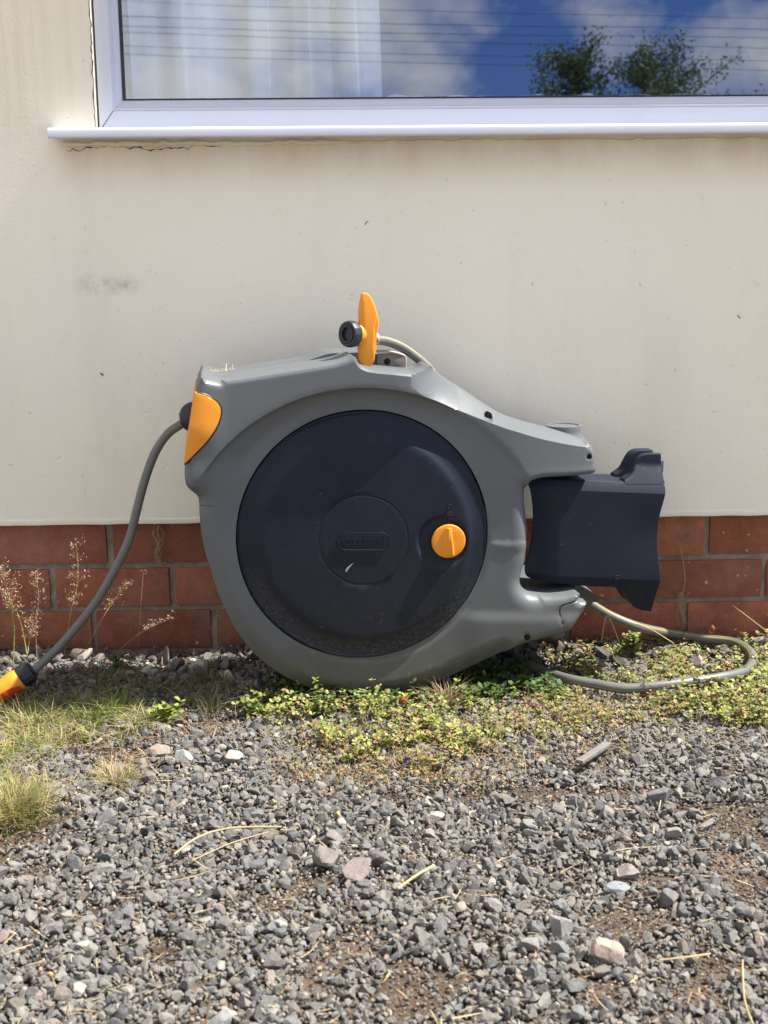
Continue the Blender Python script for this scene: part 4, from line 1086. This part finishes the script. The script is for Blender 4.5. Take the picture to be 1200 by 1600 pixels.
for (cu, cv, r, n, tab, hh) in ((150, 1122, 40, 240, [(YG, .5), (GREEN * 1.7, .4)], .045), (50, 1135, 45, 240, [(YG, .6), (STR, .3)], .05), (185, 1112, 30, 120, [(YG, .7)], .05), (25, 1275, 52, 950, [(np.array((.40, .40, .13)), .45), (STR, .5), (YG, .3)], .055), (-20, 1260, 50, 400, [(YG, .4), (STR, .5)], .06), (182, 1222, 34, 330, [(STR * 1.05, .9), (YG, .1)], .030), (700, 1098, 26, 210, [(STR, .9), (DRY * 1.4, .3)], .055), (330, 1108, 30, 150, [(STR * .8, .5), (GREEN, .5)], .05), (640, 1195, 60, 120, [(STR, .7), (DRY, .5)], .02), (880, 1105, 60, 260, [(STR, .8), (DRY, .5)], .022), (1010, 1085, 60, 160, [(STR, .8), (YG, .4)], .028)):
    for _ in range(n):
        q = rs.normal(0, .42, 2); p = seat(on_z(cu + q[0] * r, cv + q[1] * r * .55)); az = math.atan2(q[1] * -1, q[0]) + rs.normal(0, .8)
        blade(vg, p, hh * rs.uniform(.45, 1.1), rs.uniform(.2, 1.3), az, rs.uniform(.0009, .0020), gcol(rs, tab), rs)
vg.build('grass', M['leaf'], label='short green and straw coloured grass along the wall and at left', cat='grass', kind='stuff')
# straw litter
vg = Veg()
for p in in_region([[(-100, 1100), (1300, 1080), (1300, 1250), (-100, 1330)], [(-100, 1330), (1300, 1250), (1300, 1650), (-100, 1650)]], 620, rs):
    L = rs.lognormal(math.log(.02), .5); az = rs.uniform(0, 6.28); d = np.array((math.cos(az), math.sin(az), rs.normal(0, .12))); cv_ = rs.normal(0, .25)
    nrm = np.array((-d[1], d[0], 0)); s0 = seat(p) + np.array((0, 0, rs.uniform(.006, .013)))
    vg.quadstrip([s0 + d * L * t + nrm * L * cv_ * t * t for t in np.linspace(0, 1, 5)], rs.uniform(.0007, .0017), (nrm + np.array((0, 0, rs.normal(0, .4)))), STR * rs.uniform(.8, 1.4))
for p in in_region([[(370, 1090), (860, 1080), (900, 1180), (700, 1240), (420, 1220)], [(850, 1060), (1250, 1040), (1250, 1170), (900, 1190)], [(0, 1130), (380, 1130), (260, 1230), (0, 1320)]], 3200, rs):
    L = rs.uniform(.01, .035); az = rs.uniform(0, 6.28); d = np.array((math.cos(az), math.sin(az), rs.normal(.1, .3))); nrm = np.array((-d[1], d[0], 0)); s0 = seat(p) + np.array((0, 0, rs.uniform(.003, .012)))
    vg.quadstrip([s0 + d * L * t + nrm * L * .2 * t * t for t in np.linspace(0, 1, 4)], rs.uniform(.0006, .0014), nrm, gcol(rs, [(STR, .6), (DRY, .4)]))
vg.build('straw_litter', M['straw'], label='thin dry stalks scattered over the gravel and among the weeds', cat='straw', kind='stuff')
# low clover-like weeds
def sprig(vg, p, h, rs, tab, nl, ls, stemcol):
    az = rs.uniform(0, 6.28); lean = rs.uniform(.1, .9); tip = p + np.array((math.cos(az) * lean * h, math.sin(az) * lean * h, h))
    mid = (p + tip) / 2 + rs.normal(0, h * .12, 3)
    vg.quadstrip([p, mid, tip], .0015, np.array((math.sin(az), -math.cos(az), 0)), stemcol)
    for k in range(nl):
        t = 1 - .75 * k / max(1, nl); c = p * (1 - t) + tip * t + rs.normal(0, .0035, 3); c[2] = max(c[2], p[2] + .002)
        a0 = rs.uniform(0, 6.28); up = rs.normal(.15, .35); col = gcol(rs, tab); s = ls * rs.uniform(.65, 1.25)
        for q in range(3):
            a = a0 + q * 2.094 + rs.normal(0, .15); d = np.array((math.cos(a), math.sin(a), up + rs.normal(0, .25))); sd_ = np.array((-math.sin(a), math.cos(a), rs.normal(0, .25)))
            b = len(vg.V); vg.V += [c, c + d * s * .55 - sd_ * s * .42, c + d * s * .98 - sd_ * s * .24, c + d * s * .86, c + d * s * .98 + sd_ * s * .24, c + d * s * .55 + sd_ * s * .42]
            vg.C += [col * .8, col, col * 1.05, col, col * 1.05, col]; vg.F += [(b, b + 1, b + 2, b + 3), (b, b + 3, b + 4, b + 5)]
LG = [(np.array((.32, .37, .085)), .45), (np.array((.46, .46, .15)), .28), (np.array((.16, .21, .06)), .22), (np.array((.44, .32, .14)), .16), (np.array((.36, .24, .11)), .10)]
DG = [(np.array((.07, .13, .03)), .6), (np.array((.11, .18, .04)), .4)]
RG = [(np.array((.40, .28, .14)), .5), (np.array((.32, .16, .08)), .12), (np.array((.34, .33, .10)), .35)]
def patch(name, label, polys, n, tab, h, nl, ls, thr, seed, stem=REDB):
    rs = np.random.RandomState(seed); vg = Veg()
    for p in in_region(polys, n, rs):
        if vn2(p[0] + seed, p[1]) * .6 + vn1(p[0] + seed, p[1]) * .4 < thr: continue
        sprig(vg, seat(p), rs.uniform(*h), rs, tab, rs.randint(*nl), ls, gcol(rs, [(stem, .25), (STR * .9, .6), (YG, .25)]))
    return vg.build(name, M['leaf'], label=label, cat='weeds', kind='stuff')
patch('low_weeds', 'light green low clover like weeds in front of the drum of the reel', [[(395, 1098), (470, 1082), (640, 1095), (760, 1105), (800, 1130), (770, 1190), (640, 1200), (560, 1185), (500, 1205), (440, 1200), (450, 1140)]], 900, LG, (.012, .046), (0, 6), .0064, .46, 1)
patch('shaded_weeds', 'dark green broad leaved weeds in the shadow under the reel', [[(400, 1090), (470, 1068), (640, 1075), (800, 1045), (860, 1055), (870, 1090), (640, 1100), (430, 1110)]], 420, DG, (.008, .03), (2, 5), .010, .2, 2)
patch('dry_weeds', 'reddish and straw brown weeds at the edge of the gravel', [[(440, 1140), (800, 1110), (900, 1090), (960, 1130), (860, 1160), (780, 1240), (600, 1235), (440, 1215)]], 1000, RG, (.006, .030), (0, 3), .0042, .34, 3)
patch('weeds_in_loop', 'yellow green weeds inside the loop of the hose at right', [[(860, 1020), (960, 1000), (1060, 1005), (1160, 1025), (1150, 1050), (1050, 1068), (930, 1066), (870, 1055)]], 800, LG[:2] + RG[:1] + LG[2:3], (.008, .026), (1, 5), .0056, .36, 4)
patch('weeds_by_wall', 'bright green weeds at the right edge around and below the hose', [[(1170, 985), (1300, 975), (1300, 1150), (1130, 1140), (1040, 1110), (1050, 1088), (1130, 1078), (1185, 1060), (1195, 1030)]], 700, LG, (.010, .042), (1, 6), .0066, .40, 5)
patch('creeping_weeds', 'thin reddish creeping weeds right of the reel drum below the hose', [[(790, 1080), (900, 1078), (1040, 1090), (1060, 1120), (900, 1150), (800, 1140)]], 420, RG + LG[:1], (.006, .02), (1, 4), .0055, .33, 6)
# a few taller single plants
def weed_plant(u, v, label, n, tab, h, ls, seed, pxh=None):
    rs = np.random.RandomState(seed); vg = Veg(); c = seat(on_z(u, v))
    for _ in range(n): sprig(vg, c + np.append(rs.normal(0, .006, 2), 0), h * rs.uniform(.6, 1.1), rs, tab, rs.randint(4, 8), ls, GREEN)
    o = mesh_fast('weed', np.array(vg.V) - c, np.array(vg.F), M['leaf'], np.clip(np.array(vg.C) * .74, 0, 1)); o.location = c; tag(o, label, 'weed', 'single weeds'); return o
weed_plant(398, 1118, 'bright green weed with rounded leaves at the left end of the middle clump', 9, LG[:1] + LG[2:3], .03, .010, 61)
weed_plant(505, 1092, 'tall light green weed standing in front of the base of the drum', 6, LG[:2], .05, .008, 62)
weed_plant(985, 1022, 'green leafy weed inside the hose loop behind the dry blade', 9, LG[:1] + LG[2:3], .045, .010, 63)
weed_plant(185, 1045, 'small dark green weed in shade behind the outlet hose', 6, DG, .035, .009, 64)
weed_plant(265, 1128, 'broad leaved pale weed at the end of the left grass strip', 7, LG[:1], .028, .012, 65)
# seed-headed grasses
def stalk(pts, r0, label, seed, dense=60, headfrac=.45, spread=.02, col=STR):
    rs = np.random.RandomState(seed); root_ = pts[0]
    e = empty('seeding_grass', tuple(root_), label, 'grass stalk', 'seeding grasses before the brick base')
    C = catmull(pts, 10); vg = Veg(); mb = MB(); tube(mb, C, np.linspace(r0, r0 * .35, len(C)), 5, caps=False)
    o = mesh_obj('stem', mb.V, mb.F, M['straw'], e, colattr=np.tile(col * 1.0, (len(mb.V), 1)))
    n = len(C)
    for _ in range(dense):
        t = rs.uniform(1 - headfrac, 1); i = min(n - 1, int(t * n)); c = C[i]; wdt = spread * (.35 + .65 * (1 - abs((t - (1 - headfrac * .55)) / (headfrac * .6))))
        az = rs.uniform(0, 6.28); L = abs(rs.normal(wdt, wdt * .4)); q = c + np.array((math.cos(az) * L, math.sin(az) * L * .6, L * rs.uniform(.2, 1.0)))
        vg.quadstrip([c, (c + q) / 2 + np.array((0, 0, .0015)), q], .00035, np.array((0, 1., 0)) if abs(math.sin(az)) < .7 else np.array((1., 0, 0)), STR * .75)
        for _k in range(rs.randint(1, 4)):
            a = rs.normal(0, 1, 3) * .0022 + np.array((0, 0, .001)); b_ = np.cross(a, rs.normal(0, 1, 3)); b_ = b_ / (np.linalg.norm(b_) + 1e-9) * .0013
            vg.quad(q + rs.normal(0, .0012, 3), a, b_, np.array((.50, .34, .22)) * rs.uniform(.7, 1.35))
    V = np.array(vg.V) - np.array(root_); o = mesh_fast('seed_head', V, np.array(vg.F), M['straw'], np.clip(np.array(vg.C), 0, 1)); o.parent = e
def yz(u, v, y): return on_y(u, v, y)
yw = -.07
stalk([seat(on_z(100, 1022)), yz(110, 960, yw), yz(122, 905, yw), yz(119, 850, yw)], .0009, 'tallest seeding grass stalk, in front of the top brick course at left', 71, 120, .62, .016)
stalk([seat(on_z(58, 1032)), yz(56, 985, yw), yz(60, 930, yw), yz(55, 897, yw)], .0009, 'seeding grass with a narrow head between the leftmost stalks and the tallest one', 72, 110, .6, .012)
stalk([seat(on_z(20, 1040)), yz(22, 980, yw), yz(12, 925, yw), yz(2, 890, yw)], .0012, 'leftmost leaning seeding grass cut by the picture edge', 73, 150, .55, .022, YG)
stalk([seat(on_z(130, 1015)), yz(155, 975, -.06), yz(180, 935, -.05), yz(203, 912, -.045)], .0007, 'seeding grass leaning right just behind the outlet hose', 74, 85, .5, .014)
stalk([seat(on_z(215, 1010)), yz(219, 960, -.05), yz(224, 893, -.05)], .0006, 'bare straight grass stalk right of the outlet hose', 75, 4, .1, .003)
stalk([seat(on_z(180, 1012)), yz(215, 992, -.05), yz(240, 978, -.05), yz(268, 966, -.05)], .0006, 'low seeding grass leaning far right toward the drum', 76, 60, .5, .013)
stalk([seat(on_z(48, 1060)), yz(40, 1010, -.12), yz(28, 960, -.12), yz(5, 925, -.12)], .0012, 'green leaning grass stalk nearest the orange connector', 77, 60, .4, .014, YG)
stalk([seat(on_z(40, 1060)), yz(44, 1015, -.11), yz(48, 990, -.11), yz(45, 970, -.11)], .0009, 'short seeding grass just above the orange connector', 78, 70, .5, .014)
# dry single blades and litter
def straw(P, r, label, m='straw', col=STR, name='dry_stalk', cat='dry stalk'):
    mb = MB(); tube(mb, catmull(P, 8), r, 6); o = mesh_obj(name, mb.V, mb.F, M[m], None, 60, colattr=np.tile(col * .9, (len(mb.V), 1)), loc=P[0]); tag(o, label, cat); return o
def g_(u, v, l=.012): p = on_z(u, v, l); return p
straw([g_(272, 1335), g_(310, 1308, .016), g_(360, 1294, .016), g_(440, 1292)], .0015, 'long curved pale stalk lying on the gravel at left centre')
straw([g_(622, 1388), g_(650, 1368, .018), g_(678, 1352, .016)], .0016, 'straight pale dry stalk on the gravel right of the pink stone')
straw([g_(300, 1345, .01), g_(360, 1318, .014), g_(420, 1300)], .0009, 'thin stalk lying just below the long curved pale one')
straw([g_(1160, 1500), g_(1163, 1560, .016), g_(1176, 1600)], .0011, 'pale stalk pointing down at the bottom right edge')
straw([on_y(940, 1000, -.2), on_y(949, 962, -.2), on_y(968, 1005, -.2)], .0010, 'bent dry blade standing beside the hose right of the reel')
straw([on_y(995, 975, -.14), on_y(1020, 985, -.15), on_y(1052, 1005, -.16)], .0010, 'thin dry stalk lying across the hose at right')
straw([on_y(1196, 985, -.05), on_y(1170, 965, -.05), on_y(1145, 946, -.04)], .0009, 'dry stalk leaning on the wall at the right edge')
straw([g_(1030, 1500), g_(1075, 1495, .014), g_(1110, 1490)], .0011, 'short pale stalk on bare soil at lower right')
straw([g_(322, 1600), g_(328, 1560, .03)], .0011, 'dark upright twig at the bottom edge', col=DRY * .5, name='twig', cat='twig')
# wooden batten
a = on_z(905, 1191, .016); b = on_z(950, 1162, .012); d = b - a; L = np.linalg.norm(d); d /= L; s = np.array((-d[1], d[0], 0)); s /= np.linalg.norm(s)
mb = MB(); mb.box((0, -.006, -.003), (L, .006, .003), bev=.0008)
V = [a + d * v[0] + s * v[1] + np.array((0, 0, v[2])) for v in mb.V]; o = mesh_obj('batten', V, mb.F, M['wood'], None, 40, loc=a); tag(o, 'small flat grey weathered piece of wood on the gravel at right', 'wood')
def dead_leaf(u, v, y, size, col, label, seed):
    rs = np.random.RandomState(seed); V = []; F = []; c = on_y(u, v, y)
    for i in range(9):
        t = i / 8; wd = size * .36 * math.sin(math.pi * (t ** .8)) ** .8
        for k in range(5): q = k / 4 - .5; V.append((c[0] + 2 * q * wd, c[1] + .35 * size * (q * q * 2) - .3 * size * math.sin(t * 2.5), c[2] + size * t))
    for i in range(8):
        for k in range(4): F.append((i * 5 + k, i * 5 + k + 1, i * 5 + k + 6, i * 5 + k + 5))
    o = mesh_obj('dead_leaf', V, F, M['leaf'], None, 180, colattr=np.tile(col, (len(V), 1)) * rs.uniform(.8, 1.2, (len(V), 1)), loc=c); tag(o, label, 'leaf'); return o
dead_leaf(630, 1104, -.335, .022, np.array((.52, .16, .035)), 'curled orange dead leaf standing in the weeds in front of the drum', 1)
dead_leaf(1112, 990, -.06, .018, np.array((.30, .11, .05)), 'brown dead leaf at the foot of the wall behind the hose loop', 2)
# dry roots hanging on the brick
rs = np.random.RandomState(31)
def tuft(u, v, du, dv, n, label, name='root_tuft', col=STR * .8):
    mb = MB()
    for _ in range(n):
        P = [on_y(u + rs.normal(0, 3), v, RT - .003)]
        for k in range(4): P.append(on_y(u + du * (k + 1) / 4 * rs.uniform(.2, 1.4) + rs.normal(0, 4), v + dv * (k + 1) / 4, RT - .006 - rs.uniform(0, .006)))
        tube(mb, catmull(P, 5), .0005, 5, caps=False)
    o = mesh_obj(name, mb.V, mb.F, M['straw'], None, 60, colattr=np.tile(col, (len(mb.V), 1)), loc=on_y(u, v, RT)); tag(o, label, 'dry roots'); return o
tuft(247, 818, 4, 62, 9, 'dry roots hanging from under the render beside the outlet hose')
tuft(1068, 985, -4, -60, 10, 'wispy dead stalks against the brick at right of the mount')
tuft(1080, 812, -12, 45, 4, 'thin dry wisps hanging under the render at right', col=STR * .6)
tuft(1065, 975, 6, -130, 3, 'tall thin bent dead stems in front of the brick at right', col=STR * .8)

# ------------------------------------------------------------------ what the window reflects: trees and cables across the drive
def refl(u, v, dist):
    """point at distance dist in front of the wall that the pane shows at pixel u,v"""
    p = on_y(u, v, YF + .022); d = ray(u, v); d = d / d[1]; return np.array((p[0] + d[0] * dist, -dist, p[2] + d[2] * dist))
def tree(u, vtop, wpx, dist, label, seed, n=9000):
    rs = np.random.RandomState(seed); top = refl(u, vtop, dist); k = dist / FPX * 1.12; W = wpx * k; base_ = np.array((top[0], top[1], 0.)); Ht = top[2]
    e = empty('tree', tuple(base_), label, 'tree', 'trees across the drive'); mb = MB(); tube(mb, catmull([base_, base_ + np.array((.05, 0, Ht * .5)), base_ + np.array((0, 0, Ht * .93))], 8), np.linspace(.13, .02, 17), 8)
    tips = []
    for _ in range(26):
        t = rs.uniform(.35, .93); a = rs.uniform(0, 6.28); b0 = base_ + np.array((0, 0, Ht * t)); L = W * .95 * (1.05 - t) ** .8 * rs.uniform(.5, 1.4) + .12; tp = b0 + np.array((math.cos(a) * L, math.sin(a) * L, L * rs.uniform(.3, .9)))
        tube(mb, np.linspace(b0, tp, 4), np.linspace(.03, .008, 4), 5); tips.append((b0, tp))
    mb.obj('trunk', M['bark'], e, 60); vg = Veg()
    for (b0, tp) in tips + [(base_ + np.array((0, 0, Ht * .8)), base_ + np.array((0, 0, Ht * .98)))] * 2:
        for _ in range(n // 28):
            t = rs.uniform(.3, 1.08); c = b0 * (1 - t) + tp * t + rs.normal(0, .13, 3); a = rs.normal(0, 1, 3); a = a / np.linalg.norm(a) * rs.uniform(.04, .08); b_ = np.cross(a, rs.normal(0, 1, 3)); b_ = b_ / np.linalg.norm(b_) * .045
            vg.quad(c, a, b_, np.array((.075, .115, .045)) * rs.uniform(.5, 1.6))
    o = mesh_fast('crown', np.array(vg.V) - base_, np.array(vg.F), M['leaf'], np.clip(np.array(vg.C), 0, 1)); o.parent = e
tree(905, 84, 190, 22, 'leafy tree mirrored in the glass at right, left one of the pair', 81)
tree(1010, 72, 200, 24, 'leafy tree mirrored in the glass at right, right one of the pair', 82)
for k, (v0, v1) in enumerate(((18, 34), (34, 48), (40, 68), (62, 88), (74, 104), (-6, 20))):
    a = refl(-300, v0 - 14, 19 + k); b = refl(1600, v1 + 16, 19 + k); P = []
    for i in range(25):
        t = i / 24; p = a * (1 - t) + b * t; p[2] -= .35 * 4 * t * (1 - t) * .25; P.append(p)
    mb = MB(); tube(mb, P, .0045, 6); o = mb.obj('overhead_cable', M['cable'], None, 60, loc=tuple(P[0])); tag(o, ['third overhead cable from the top mirrored in the window glass', 'fourth overhead cable from the top mirrored in the window glass', 'second lowest steeper cable mirrored across the window glass', 'cable mirrored in the glass just above the lowest one', 'lowest overhead cable mirrored in the window glass', 'topmost overhead cable mirrored in the window glass'][k], 'cable', 'overhead cables mirrored in the window')
